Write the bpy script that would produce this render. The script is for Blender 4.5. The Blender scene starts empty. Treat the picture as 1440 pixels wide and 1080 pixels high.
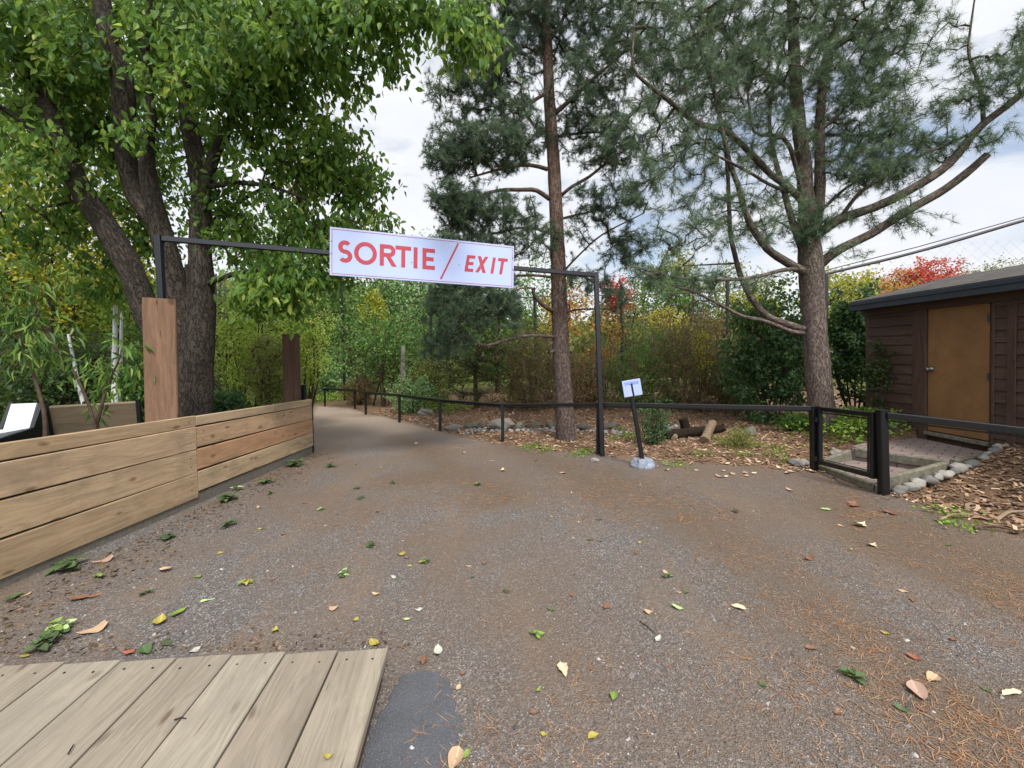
import bpy, math, random
import numpy as np
rng = np.random.default_rng(7); random.seed(7)
S = bpy.context.scene; COL = S.collection
R = math.radians
# ---------------------------------------------------------------- camera
CAM = np.array([0., 0., 1.6]); FPX = 600.; PY = 515.
_p, _r = R(1.5), 0.02
FW = np.array([0, math.cos(_p), -math.sin(_p)])
RT = np.array([math.cos(_r), 0, -math.sin(_r)]); RT -= FW*RT.dot(FW); RT /= np.linalg.norm(RT)
UP = np.cross(RT, FW)
def ray(u, v): return FW + RT*((u-720)/FPX) + UP*(-(v-PY)/FPX)
def D(u, v, Y):
    d = ray(u, v); return CAM + d*(Y/d[1])
def G(u, v, z=0.):
    d = ray(u, v); return CAM + d*((z-1.6)/d[2])
cam = bpy.data.objects.new('camera', bpy.data.cameras.new('camera')); COL.objects.link(cam)
from mathutils import Matrix, Vector
M = Matrix.Identity(4)
for i in range(3): M[i][0], M[i][1], M[i][2], M[i][3] = RT[i], UP[i], -FW[i], CAM[i]
cam.matrix_world = M
cam.data.sensor_width = 36; cam.data.lens = 15; cam.data.shift_y = -(540-PY)/1440
cam.data.clip_start = 0.05; cam.data.clip_end = 2000; S.camera = cam
# ---------------------------------------------------------------- mesh building
def nrm(a):
    a = np.asarray(a, float); return a/np.maximum(np.linalg.norm(a, axis=-1, keepdims=True), 1e-9)
class MB:
    def __init__(s): s.V=[]; s.F={3:[], 4:[]}; s.U=[]; s.Rn=[]; s.n=0; s.N=[]
    def add(s, v, f, uv=None, r=0.):
        v = np.asarray(v, float).reshape(-1, 3); f = np.asarray(f, int)
        s.V.append(v); s.U.append(v if uv is None else np.asarray(uv, float))
        s.Rn.append(np.broadcast_to(np.asarray(r, float), (len(v),)))
        s.F[f.shape[1]].append(f+s.n); s.n += len(v)
    def poly(s, v, r=0.):
        v = np.asarray(v, float); s.V.append(v); s.U.append(v); s.Rn.append(np.full(len(v), float(r)))
        s.N.append(np.arange(len(v))+s.n); s.n += len(v)
    def build(s, name, mat, parent=None, smooth=False, loc=None):
        V = np.concatenate(s.V); U = np.concatenate(s.U); Rn = np.concatenate(s.Rn)
        loops=[]; tot=[]
        for k in (3, 4):
            for f in s.F[k]: loops.append(f.ravel()); tot.append(np.full(len(f), k))
        for f in s.N: loops.append(f); tot.append(np.array([len(f)]))
        L = np.concatenate(loops); T = np.concatenate(tot); st = np.concatenate([[0], np.cumsum(T)[:-1]])
        org = np.zeros(3)
        if parent is not None: org = np.array(parent.location)
        elif loc is not None: org = np.asarray(loc, float)
        m = bpy.data.meshes.new(name)
        m.vertices.add(len(V)); m.vertices.foreach_set('co', (V-org).astype(np.float32).ravel())
        m.loops.add(len(L)); m.loops.foreach_set('vertex_index', L.astype(np.int32))
        m.polygons.add(len(T)); m.polygons.foreach_set('loop_start', st.astype(np.int32))
        m.polygons.foreach_set('use_smooth', np.full(len(T), bool(smooth)))
        a = m.attributes.new('uvw', 'FLOAT_VECTOR', 'POINT'); a.data.foreach_set('vector', U.astype(np.float32).ravel())
        a = m.attributes.new('rnd', 'FLOAT', 'POINT'); a.data.foreach_set('value', Rn.astype(np.float32))
        m.update(calc_edges=True); m.validate()
        if mat: m.materials.append(mat)
        o = bpy.data.objects.new(name, m); COL.objects.link(o)
        if parent is not None: o.parent = parent
        elif loc is not None: o.location = loc
        return o
def tag(o, label=None, cat=None, group=None, kind=None):
    for k, x in (('label', label), ('category', cat), ('group', group), ('kind', kind)):
        if x: o[k] = x
    return o
def empty(name, loc, label, cat, group=None):
    o = bpy.data.objects.new(name, None); COL.objects.link(o); o.location = [float(x) for x in loc]
    o.empty_display_size = .1
    return tag(o, label, cat, group)
def bar(mb, p0, p1, w, h, up=(0, 0, 1), ch=.004, r=None, uoff=None):
    """chamfered rectangular bar; w across, h along 'up'"""
    p0 = np.asarray(p0, float); p1 = np.asarray(p1, float); L = np.linalg.norm(p1-p0); d = (p1-p0)/L
    up = np.asarray(up, float); s = np.cross(d, up); s /= np.linalg.norm(s); u = np.cross(s, d)
    a, b = w/2, h/2; c = min(ch, a*.8, b*.8)
    pr = [(a, b-c), (a-c, b), (-a+c, b), (-a, b-c), (-a, -b+c), (-a+c, -b), (a-c, -b), (a, -b+c)]
    if r is None: r = random.random()
    if uoff is None: uoff = (r*37.3, r*11.1, r*5.7)
    V=[]; U=[]
    for e in (0, 1):
        for x, y in pr: V.append(p0+d*L*e+s*x+u*y); U.append((L*e, x, y))
    F = [[i, (i+1) % 8, 8+(i+1) % 8, 8+i] for i in range(8)]
    U = np.array(U)+np.array(uoff)
    mb.add(V, F, U, r)
    mb.s_cap = None
    for e in (0, 1):
        n0 = mb.n; vv = V[e*8:e*8+8]; mb.V.append(np.array(vv)); mb.U.append(U[e*8:e*8+8]); mb.Rn.append(np.full(8, r))
        ids = np.arange(8)+n0; mb.N.append(ids if e else ids[::-1]); mb.n += 8
def tube(mb, pts, rad, sides=8, rough=0., r=0., cap=True):
    P = np.asarray(pts, float); n = len(P); rad = np.broadcast_to(np.asarray(rad, float), (n,))
    T = nrm(np.gradient(P, axis=0)); a = np.array([0, 0, 1.]) if abs(T[0][2]) < .9 else np.array([1., 0, 0])
    s = nrm(np.cross(T[0], a)); Sx = []; 
    for i in range(n):
        s = nrm(s-T[i]*s.dot(T[i])); Sx.append(s)
    Sx = np.array(Sx); Bx = np.cross(T, Sx)
    th = np.arange(sides)/sides*2*np.pi; c, q = np.cos(th), np.sin(th)
    rr = rad[:, None]*(1+rough*(rng.random((n, sides))-.5))
    V = P[:, None]+rr[..., None]*(Sx[:, None]*c[None, :, None]+Bx[:, None]*q[None, :, None])
    L = np.concatenate([[0], np.cumsum(np.linalg.norm(np.diff(P, axis=0), axis=1))])
    off = rng.random()*20
    U = np.stack([rad[:, None]*c+off, rad[:, None]*q, np.broadcast_to(L[:, None]+off, (n, sides))], -1)
    i = np.arange(n-1)[:, None]*sides; j = np.arange(sides)[None]; k = (j+1) % sides
    F = np.stack([i+j, i+k, i+sides+k, i+sides+j], -1).reshape(-1, 4)
    n0 = mb.n; mb.add(V.reshape(-1, 3), F, U.reshape(-1, 3), r)
    if cap:
        mb.N.append(np.arange(sides)[::-1]+n0); mb.N.append(np.arange(sides)+n0+(n-1)*sides)
def smoothpath(pts, step=.12):
    """Catmull-Rom resample of rows (x,y,z,r)"""
    P = np.asarray(pts, float); Q = np.vstack([2*P[0]-P[1], P, 2*P[-1]-P[-2]]); out = []
    for i in range(1, len(Q)-2):
        n = max(1, int(np.linalg.norm(Q[i+1][:3]-Q[i][:3])/step))
        for t in np.arange(n)/n:
            out.append(.5*((2*Q[i])+(-Q[i-1]+Q[i+1])*t+(2*Q[i-1]-5*Q[i]+4*Q[i+1]-Q[i+2])*t*t+(-Q[i-1]+3*Q[i]-3*Q[i+1]+Q[i+2])*t**3))
    out.append(Q[-2]); return np.array(out)
def rock(mb, c, sx, sy, sz, rot=0., r=None, seed=0, lev=2, jag=.22):
    """rounded irregular stone"""
    g = np.random.default_rng(int(seed)+11)
    n = 6*lev; m = 4*lev; th = np.arange(n)/n*2*np.pi; ph = (np.arange(m+1)/m)*np.pi
    d = np.stack([np.sin(ph)[:, None]*np.cos(th), np.sin(ph)[:, None]*np.sin(th), np.cos(ph)[:, None]+0*th], -1)
    k = g.normal(size=(14, 3)); k = nrm(k); am = g.random(14)
    cut = np.ones(d.shape[:2])
    for q in range(14): cut = np.minimum(cut, (.62+.25*am[q])/np.maximum(d@k[q], .3))
    cut = cut*(1+jag*.25*np.sin(d@(g.normal(size=3)*4)+g.random()*6))
    V = d*cut[..., None]*np.array([sx, sy, sz]); c_, s_ = math.cos(rot), math.sin(rot)
    V = V@np.array([[c_, s_, 0], [-s_, c_, 0], [0, 0, 1]])+np.asarray(c)
    i = np.arange(m)[:, None]*n; j = np.arange(n)[None]; kk = (j+1) % n
    F = np.stack([i+j, i+n+j, i+n+kk, i+kk], -1).reshape(-1, 4)
    mb.add(V.reshape(-1, 3), F, None, g.random() if r is None else r)
# ---------------------------------------------------------------- foliage
def basis(d, hint):
    d = nrm(d); s = nrm(np.cross(d, hint)); n = np.cross(s, d); return d, s, n
LEAF = np.array([[0, 0, 0], [.27, .30, .09], [.21, .66, .05], [0, 1.08, -.08], [-.21, .66, .05], [-.27, .30, .09], [0, .45, 0]])
LEAFQ = np.array([[0, 1, 2, 6], [6, 2, 3, 3], [0, 6, 4, 5], [6, 3, 4, 4]])
LF = np.array([[0, 1, 6], [1, 2, 6], [2, 3, 6], [0, 6, 5], [5, 6, 4], [4, 6, 3]])
LV2 = np.array([[0, 0, 0], [.3, .45, .09], [0, 1, 0], [-.3, .45, .09]]); LF2 = np.array([[0, 1, 2], [0, 2, 3]])
def leaves(mb, pos, d, L, wid=1., simple=False, hint=None, rv=None):
    n = len(pos); T, F = (LV2, LF2) if simple else (LEAF, LF); L = np.broadcast_to(np.asarray(L, float), (n,))
    if hint is None: hint = rng.normal(size=(n, 3))*.7+np.array([0, 0, 0.4])+nrm(rng.normal(size=(n, 3)))*.2
    d, s, nn = basis(d, hint)
    t = T*np.array([wid, 1, 1])
    V = pos[:, None]+L[:, None, None]*(t[None, :, 0, None]*s[:, None]+t[None, :, 1, None]*d[:, None]+t[None, :, 2, None]*nn[:, None])
    k = len(T); FF = (F[None]+np.arange(n)[:, None, None]*k).reshape(-1, 3)
    rv = rng.random(n) if rv is None else rv
    mb.add(V.reshape(-1, 3), FF, np.tile(t, (n, 1)), np.repeat(rv, k))
def needles(mb, pos, d, L, w, rv=None):
    n = len(pos); L = np.broadcast_to(np.asarray(L, float), (n,))
    d, s, _ = basis(d, rng.normal(size=(n, 3)))
    s = s*(w/2)
    V = np.stack([pos-s, pos+s, pos+d*L[:, None]], 1)
    rv = rng.random(n) if rv is None else rv
    mb.add(V.reshape(-1, 3), np.arange(3*n).reshape(-1, 3), None, np.repeat(rv, 3))
def grow(nodes, targets, seg=.3, tip=.004, up=.15, jit=.12, rmax=.05, power=.45):
    """connect every target to the nearest node already in the tree; returns strands (pts, radii) and tip dirs"""
    nodes = np.asarray(nodes, float)[:, :3]; n0 = len(nodes)
    dd = np.array([np.min(np.sum((nodes-t)**2, 1)) for t in targets]); order = np.argsort(dd)
    cap = n0+len(targets)*14; P = np.zeros((cap, 3)); P[:n0] = nodes; par = np.full(cap, -1); n = n0; strands = []; cnt = np.zeros(cap)
    for q in order:
        t = targets[q]; j = int(np.argmin(np.sum((P[:n]-t)**2, 1))); a = P[j]; L = np.linalg.norm(t-a)
        k = int(min(12, max(2, math.ceil(L/seg)))); side = rng.normal(size=3)*jit*L
        f = np.arange(1, k+1)/k; bow = (4*f*(1-f))[:, None]
        pts = a+(t-a)*f[:, None]+bow*(side*.5+np.array([0, 0, up*L*.4]))
        ids = np.arange(n, n+k); P[ids] = pts; par[ids] = np.concatenate([[j], ids[:-1]]); n += k; strands.append((j, ids, q))
    for j, ids, q in reversed(strands):
        cnt[ids[-1]] += 1; cnt[ids] = np.cumsum(cnt[ids][::-1])[::-1]
        if j >= n0: cnt[j] += cnt[ids[0]]
    out = []; dirs = np.zeros((len(targets), 3))
    for j, ids, q in strands:
        pts = np.vstack([P[j], P[ids]]); c = np.concatenate([[cnt[ids[0]]], cnt[ids]])
        rad = np.minimum(tip*c**power*np.linspace(1.3, 1, len(c)), rmax); rad[-1] = tip*.6
        out.append((pts, rad)); dirs[q] = nrm(pts[-1]-pts[-2])
    return out, dirs
def blob_pts(bl):
    """bl rows: u, v, Y, ru, rv (px), ry (m), n -> points inside ellipsoids set out in the world"""
    out = []
    for u, v, Y, ru, rv, ry, n in bl:
        c = D(u, v, Y); s = Y/FPX
        p = nrm(rng.normal(size=(n, 3)))*(rng.random(n)**(1/2.4))[:, None]
        out.append(c+p*np.array([ru*s, ry, rv*s]))
    return np.concatenate(out)
# ---------------------------------------------------------------- materials
def srgb(c):
    c = [x/255 for x in c]; return tuple([(x/12.92 if x <= .04045 else ((x+.055)/1.055)**2.4) for x in c]+[1.])
class NT:
    def __init__(s, name):
        s.m = bpy.data.materials.new(name); s.m.use_nodes = True; s.t = s.m.node_tree; s.t.nodes.clear()
        s.out = s.n('ShaderNodeOutputMaterial')
    def n(s, typ, ins=None, **kw):
        x = s.t.nodes.new(typ)
        for k, v in kw.items(): setattr(x, k, v)
        for k, v in (ins or {}).items():
            i = x.inputs[k]
            if isinstance(v, bpy.types.NodeSocket): s.t.links.new(v, i)
            else: i.default_value = v
        return x
    def attr(s, name, out='Vector'): return s.n('ShaderNodeAttribute', attribute_name=name).outputs[out]
    def ramp(s, fac, stops, interp='LINEAR'):
        x = s.n('ShaderNodeValToRGB', {'Fac': fac}); x.color_ramp.interpolation = interp
        e = x.color_ramp.elements
        while len(e) < len(stops): e.new(.5)
        for q, (p, c) in zip(e, stops): q.position = p; q.color = c if len(c) == 4 else (*c, 1)
        return x.outputs['Color']
    def mix(s, f, a, b, typ='MIX'):
        x = s.n('ShaderNodeMix', data_type='RGBA', blend_type=typ)
        for i, v in ((0, f), (6, a), (7, b)):
            if isinstance(v, bpy.types.NodeSocket): s.t.links.new(v, x.inputs[i])
            else: x.inputs[i].default_value = v
        return x.outputs[2]
    def math(s, op, a, b=0., c=0.):
        x = s.n('ShaderNodeMath', operation=op)
        for i, v in enumerate((a, b, c)):
            if isinstance(v, bpy.types.NodeSocket): s.t.links.new(v, x.inputs[i])
            else: x.inputs[i].default_value = v
        return x.outputs[0]
    def scale(s, vec, xyz):
        return s.n('ShaderNodeMapping', {'Vector': vec, 'Scale': xyz}).outputs[0]
    def noise(s, vec, sc, det=4., rough=.6, out='Fac', dist=0.):
        return s.n('ShaderNodeTexNoise', {'Vector': vec, 'Scale': sc, 'Detail': det, 'Roughness': rough, 'Distortion': dist}).outputs[out]
    def voro(s, vec, sc, feat='F1', out='Distance', rnd=1.):
        return s.n('ShaderNodeTexVoronoi', {'Vector': vec, 'Scale': sc, 'Randomness': rnd}, feature=feat).outputs[out]
    def bsdf(s, col, rough=.8, bump=None, bs=.3, bd=.01, spec=.3, metal=0., normal=None):
        ins = {'Base Color': col, 'Roughness': rough, 'Specular IOR Level': spec, 'Metallic': metal}
        if bump is not None:
            ins['Normal'] = s.n('ShaderNodeBump', {'Height': bump, 'Strength': bs, 'Distance': bd}).outputs[0]
        b = s.n('ShaderNodeBsdfPrincipled', ins); return b.outputs[0]
    def done(s, sh): s.t.links.new(sh, s.out.inputs[0]); return s.m
def gy(v, a=1): return (v, v, v, 1)
def mat_leaf(name, cols, trans=.35, rough=.5):
    """cols: list of srgb colours spread over the random value"""
    t = NT(name); r = t.attr('rnd', 'Fac')
    st = [(i/max(1, len(cols)-1), srgb(c)) for i, c in enumerate(cols)]
    c = t.ramp(r, st)
    o = t.n('ShaderNodeTexCoord').outputs['Object']
    c = t.mix(t.math('MULTIPLY', t.noise(o, 1.3, 2.), .5), c, srgb(cols[0]))
    b = t.bsdf(c, rough, spec=.35)
    tr = t.n('ShaderNodeBsdfTranslucent', {'Color': t.mix(.18, c, (.4, .55, .08, 1), 'MIX')}).outputs[0]
    return t.done(t.n('ShaderNodeMixShader', {0: trans, 1: b, 2: tr}).outputs[0])
def mat_bark(name, dark, light, warm=None, zs=(0, 1), sc=1., crack=(14, 14, 3.2), bd=.02):
    t = NT(name); u = t.attr('uvw'); uu = t.n('ShaderNodeVectorMath', {0: u, 1: t.n('ShaderNodeVectorMath', {0: t.noise(u, 9*sc, 3., out='Color'), 1: (.09, .09, .09)}, operation='MULTIPLY').outputs[0]}, operation='ADD').outputs[0]
    v1 = t.math('ABSOLUTE', t.math('SUBTRACT', t.noise(t.scale(uu, tuple(c*sc for c in crack)), 1., 3., .55), .5))
    v2 = t.math('ABSOLUTE', t.math('SUBTRACT', t.noise(t.scale(uu, tuple(c*sc*2.3 for c in crack)), 1., 2., .5), .5))
    v = t.math('ADD', v1, t.math('MULTIPLY', v2, .6))
    n = t.noise(t.scale(u, (1, 1, .35)), 22*sc, 6., .7)
    base = t.mix(n, srgb(dark), srgb(light))
    if warm:
        z = t.n('ShaderNodeSeparateXYZ', {0: t.n('ShaderNodeNewGeometry').outputs['Position']}).outputs[2]
        zz = t.math('ADD', z, t.math('MULTIPLY', t.noise(u, 3., 3.), .8))
        f = t.n('ShaderNodeMapRange', {'Value': zz, 'From Min': zs[0], 'From Max': zs[1]}).outputs[0]
        base = t.mix(f, base, t.mix(n, srgb(warm[0]), srgb(warm[1])))
    cr = t.n('ShaderNodeMapRange', {'Value': v, 'From Min': .01, 'From Max': .12}).outputs[0]
    col = t.mix(cr, t.mix(.6, base, srgb([x*.35 for x in dark])), base)
    h = t.math('ADD', cr, t.math('MULTIPLY', n, .6))
    return t.done(t.bsdf(col, .92, h, .9, bd, spec=.15))
def mat_wood(name, cols, grain=.5, rough=.75, knot=True, stain=None, sgrain=1., bs=.35):
    t = NT(name); u = t.attr('uvw'); r = t.attr('rnd', 'Fac')
    st = [(i/max(1, len(cols)-1), srgb(c)) for i, c in enumerate(cols)]
    base = t.ramp(r, st, 'LINEAR')
    warp = t.n('ShaderNodeVectorMath', {0: t.noise(t.scale(u, (.9, 3, 3)), 1.5, 2., out='Color'), 1: (.0, .16, .16)}, operation='MULTIPLY').outputs[0]
    ug = t.n('ShaderNodeVectorMath', {0: u, 1: warp}, operation='ADD').outputs[0]
    g = t.noise(t.scale(ug, (1.6, 42*sgrain, 42*sgrain)), 1., 5., .65)
    g2 = t.noise(t.scale(ug, (.5, 9, 9)), 1., 3., .5)
    lo = t.mix(1., base, gy(.46), 'MULTIPLY'); hi = t.mix(1., base, gy(1.12), 'MULTIPLY')
    f = t.n('ShaderNodeMapRange', {'Value': t.math('ADD', t.math('MULTIPLY', g, .65), t.math('MULTIPLY', g2, .35)), 'From Min': .5-.32*(1-grain)-.1, 'From Max': .62}).outputs[0]
    col = t.mix(f, lo, hi)
    blot = t.noise(t.scale(u, (1., 2.5, 2.5)), 1.6, 4., .6)
    col = t.mix(t.n('ShaderNodeMapRange', {'Value': blot, 'From Min': .48, 'From Max': .72, 'To Max': .55}).outputs[0], col, t.mix(1., base, (.62, .60, .60, 1), 'MULTIPLY'))
    if knot:
        k = t.voro(t.scale(ug, (2.6, 6.5, 6.5)), 1.)
        kf = t.n('ShaderNodeMapRange', {'Value': k, 'From Min': .07, 'From Max': .15, 'To Min': .75, 'To Max': 0.}).outputs[0]
        col = t.mix(kf, col, t.mix(1., base, (.30, .21, .16, 1), 'MULTIPLY'))
        ck = t.voro(t.scale(ug, (1.2, 17, 17)), 1.)
        col = t.mix(t.n('ShaderNodeMapRange', {'Value': ck, 'From Min': .04, 'From Max': .1, 'To Min': .7, 'To Max': 0.}).outputs[0], col, t.mix(1., base, (.25, .2, .17, 1), 'MULTIPLY'))
    if stain:
        sn = t.noise(t.n('ShaderNodeNewGeometry').outputs['Position'], 2.2, 5., .65)
        col = t.mix(t.n('ShaderNodeMapRange', {'Value': sn, 'From Min': .5, 'From Max': .75, 'To Max': .7}).outputs[0], col, srgb(stain))
    return t.done(t.bsdf(col, rough, g, bs, .004, spec=.25))
def mat_plain(name, c, rough=.6, var=.15, spec=.4, metal=0., nsc=14., bump=.15, c2=None):
    t = NT(name); o = t.n('ShaderNodeTexCoord').outputs['Object']; n = t.noise(o, nsc, 6., .65)
    a = srgb(c); b = srgb(c2) if c2 else tuple([x*(1-var*2) for x in a[:3]]+[1])
    col = t.mix(t.n('ShaderNodeMapRange', {'Value': n, 'From Min': .35, 'From Max': .68}).outputs[0], a, b)
    return t.done(t.bsdf(col, rough, n, bump, .006, spec=spec, metal=metal))
def mat_rnd(name, cols, rough=.85, nsc=30., bump=.4, spec=.2, var=.35, bd=.006):
    t = NT(name); r = t.attr('rnd', 'Fac'); o = t.n('ShaderNodeTexCoord').outputs['Object']; n = t.noise(o, nsc, 5., .7)
    st = [(i/max(1, len(cols)-1), srgb(c)) for i, c in enumerate(cols)]; c = t.ramp(r, st)
    c = t.mix(t.math('MULTIPLY', n, var*2), c, t.mix(1., c, gy(.35), 'MULTIPLY'))
    return t.done(t.bsdf(c, rough, n, bump, bd, spec=spec))
# ================================================================ materials
M_frame = mat_plain('black_metal', (18, 20, 28), .42, .25, .5, 0., 30, .05)
M_gate = mat_plain('black_rail_paint', (14, 15, 18), .38, .25, .5, 0., 40, .08)
M_cedar = mat_wood('cedar_planks', [(154, 130, 100), (166, 146, 118), (162, 122, 90), (160, 140, 112), (146, 124, 96)], .5, .75, stain=(104, 92, 76))
M_post = mat_wood('rough_post', [(112, 86, 68), (120, 94, 74)], .6, .85, sgrain=.8)
M_oldpost = mat_wood('old_post', [(82, 62, 50), (90, 70, 56)], .6, .9)
M_deck = mat_wood('deck_planks', [(132, 123, 108), (124, 114, 100), (138, 130, 115), (129, 121, 107)], .5, .75, stain=(118, 110, 98), bs=.6, sgrain=1.7)
M_shed = mat_wood('brown_siding', [(76, 58, 50), (82, 64, 56), (70, 54, 47)], .7, .6, knot=False)
M_door = mat_plain('tan_door', (128, 94, 60), .55, .12, .35, 0, 3., .05, c2=(110, 80, 52))
M_fascia = mat_plain('slate_fascia', (52, 60, 70), .45, .1, .4)
M_conc = mat_plain('pale_concrete', (134, 141, 154), .85, .2, .2, 0, 26, .8, c2=(98, 103, 110))
M_kerb = mat_plain('weathered_kerb', (116, 112, 100), .9, .2, .1, 0, 18, .5, c2=(84, 80, 68))
M_stone = mat_rnd('field_stone', [(104, 96, 80), (126, 122, 114), (84, 80, 72), (156, 152, 146)], .85, 14., .8, bd=.02)
M_peb = mat_rnd('pebble', [(120, 118, 116), (168, 166, 164), (92, 90, 90), (190, 186, 180)], .8, 40., .3)
M_white = mat_plain('white_paint', (184, 188, 196), .5, .05, .4)
M_signw = mat_plain('sign_white', (158, 171, 206), .38, .02, .4, 0, 3., .01)
M_red = mat_plain('sign_red', (162, 54, 64), .5, .05, .35, 0, 20, .02)
M_blue = mat_plain('sign_blue', (70, 110, 190), .5, .05, .35)
M_bolt = mat_plain('steel', (150, 152, 156), .35, .1, .5, .9)
M_char = mat_plain('charred_wood', (44, 36, 30), .95, .3, .1, 0, 25, .9)
M_log = mat_plain('dry_log', (128, 110, 90), .9, .25, .1, 0, 30, .8, c2=(84, 70, 56))
M_rubber = mat_plain('black_plastic', (20, 21, 24), .5, .1)
M_bench = mat_wood('bench_grey_wood', [(128, 112, 90), (112, 98, 80)], .5, .8)
M_stick = mat_rnd('stick', [(120, 100, 78), (150, 132, 108), (88, 72, 58)], .9, 20, .4)
# ---- paver, roof, shingle
t = NT('pavers'); u = t.n('ShaderNodeNewGeometry').outputs['Position']
rot = t.n('ShaderNodeMapping', {'Vector': u, 'Rotation': (0, 0, .9), 'Scale': (1, 1, 1)}).outputs[0]
wv = t.n('ShaderNodeTexWave', {'Vector': rot, 'Scale': 2.6, 'Distortion': 0.}).outputs['Fac']
rot2 = t.n('ShaderNodeVectorMath', {0: rot, 1: t.n('ShaderNodeCombineXYZ', {1: t.math('MULTIPLY', wv, .035)}).outputs[0]}, operation='ADD').outputs[0]
bk = t.n('ShaderNodeTexBrick', {'Vector': rot2, 'Color1': srgb((132, 116, 110)), 'Color2': srgb((116, 102, 97)), 'Mortar': srgb((52, 46, 40)), 'Scale': 1., 'Mortar Size': .007, 'Brick Width': .24, 'Row Height': .14, 'Mortar Smooth': .3})
n = t.noise(u, 30., 5.); c = t.mix(t.math('MULTIPLY', n, .5), bk.outputs[0], srgb((110, 100, 90)))
M_paver = t.done(t.bsdf(c, .85, t.math('SUBTRACT', t.math('MULTIPLY', n, .2), bk.outputs[1]), .8, .01))
t = NT('shingles'); u = t.n('ShaderNodeNewGeometry').outputs['Position']
bk = t.n('ShaderNodeTexBrick', {'Vector': t.n('ShaderNodeMapping', {'Vector': u, 'Rotation': (0, 0, R(90))}).outputs[0], 'Color1': srgb((74, 71, 70)), 'Color2': srgb((60, 58, 58)), 'Mortar': srgb((40, 38, 36)), 'Scale': 1., 'Mortar Size': .008, 'Brick Width': .3, 'Row Height': .13})
n = t.noise(u, 60., 4.); moss = t.noise(u, 3., 5.)
c = t.mix(t.n('ShaderNodeMapRange', {'Value': moss, 'From Min': .5, 'From Max': .62}).outputs[0], bk.outputs[0], srgb((80, 72, 60)))
M_roof = t.done(t.bsdf(c, .95, n, .6, .01))
# ---- asphalt
t = NT('asphalt'); u = t.n('ShaderNodeNewGeometry').outputs['Position']
v = t.voro(u, 170.); n = t.noise(u, 9., 5.)
c = t.mix(n, srgb((58, 59, 62)), srgb((80, 81, 85))); c = t.mix(t.n('ShaderNodeMapRange', {'Value': v, 'From Min': .1, 'From Max': .3, 'To Min': .8, 'To Max': 0.}).outputs[0], c, srgb((134, 134, 138))); c = t.mix(t.n('ShaderNodeMapRange', {'Value': t.voro(u, 45.), 'From Min': .08, 'From Max': .2, 'To Min': .55, 'To Max': 0.}).outputs[0], c, srgb((36, 36, 38)))
M_asph = t.done(t.bsdf(c, .9, v, .5, .004))
# ================================================================ ground
def pxl(pts, z=0.): return np.array([G(u, v, z)[:2] for u, v in pts])
EDGE = pxl([(1900, 930), (1640, 830), (1440, 762), (1330, 728), (1245, 701), (1150, 668), (1000, 656), (870, 646), (800, 639), (740, 632), (690, 626), (620, 609), (562, 594), (515, 583), (480, 575), (440, 572), (380, 571), (300, 570)])
def seg_dist(P, A):
    best = np.full(len(P), 1e9); sg = np.ones(len(P))
    for i in range(len(A)-1):
        a, b = A[i], A[i+1]; ab = b-a; t_ = np.clip(((P-a)@ab)/(ab@ab), 0, 1); q = P-(a+t_[:, None]*ab); d = np.hypot(q[:, 0], q[:, 1])
        cr = ab[0]*(P[:, 1]-a[1])-ab[1]*(P[:, 0]-a[0]); m = d < best; best[m] = d[m]; sg[m] = np.sign(cr[m])
    return best*sg
def sm(x, a, b): t_ = np.clip((x-a)/(b-a), 0, 1); return t_*t_*(3-2*t_)
_ph = rng.random((14, 3))*6.28; _kf = rng.normal(size=(14, 2))
def vn(x, y, f):
    s_ = 0
    for i in range(14): s_ = s_+np.sin(_kf[i, 0]*x*f+_kf[i, 1]*y*f+_ph[i, 0])/14
    return s_*1.6
def bedmask(x, y):
    P = np.stack([x, y], 1); d = seg_dist(P, EDGE)      # positive on the bed side?
    return d
def side_left(x, y): return -3.52-np.maximum(y-7.2, 0)*.42-x
_sgn = 1. if bedmask(np.array([3.]), np.array([9.]))[0] > 0 else -1.
WALK = np.array([[4.03, 5.62], [4.62, 5.84], [6.3, 6.66], [6.3, 5.36], [5.16, 5.0], [4.06, 4.66]])[::-1]
def Hraw(x, y):
    d = bedmask(x, y)*_sgn+.06*vn(x, y, 9.)
    bed = sm(d, -.05, .25); gl = sm(side_left(x, y), 0, .25)
    ramp = .34*sm(x, 4.5, 6.2)*sm(y, .5, 3.)*sm(-y, -9.5, -7.)
    hole = np.prod([sm(((x-WALK[i][0])*(WALK[(i+1) % 6][1]-WALK[i][1])-(y-WALK[i][1])*(WALK[(i+1) % 6][0]-WALK[i][0]))*-1/np.hypot(*(WALK[(i+1) % 6]-WALK[i])), -.03, .02) for i in range(6)], axis=0)
    bank = .22*sm(y, 9.2, 12.)*sm(x, -3., 0)
    h = bed*(.015+ramp+bank+.02*vn(x, y, 5.)+.012*vn(y, x, 13.))+gl*(.06+.03*vn(x, y, 3.))+.006*vn(x, y, 2.3)
    h = h+.012*np.clip(-x-2.4, 0, 1)
    h = h*(1-hole)-.03*hole; bed = bed*(1-hole)
    return h, bed, gl, d
def Hz(x, y): return float(Hraw(np.array([float(x)]), np.array([float(y)]))[0][0])
def GH(u, v):
    z = 0.
    for _ in range(4): p = G(u, v, z); z = Hz(p[0], p[1])
    p = G(u, v, z); return p
def axis(lo, hi, step, far):
    a = list(np.arange(lo, hi+1e-6, step)); s_ = step; x = hi
    while x < far: s_ *= 1.25; x += s_; a.append(x)
    s_ = step; x = lo; b = []
    while x > -far: s_ *= 1.25; x -= s_; b.append(x)
    return np.array(b[::-1]+a)
BAND = [pxl([(720, 628), (900, 690), (1060, 790), (1230, 920), (1440, 1080), (1700, 1300)]), pxl([(1180, 705), (1300, 770), (1500, 850)]), pxl([(560, 615), (640, 660), (700, 700)])]
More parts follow.
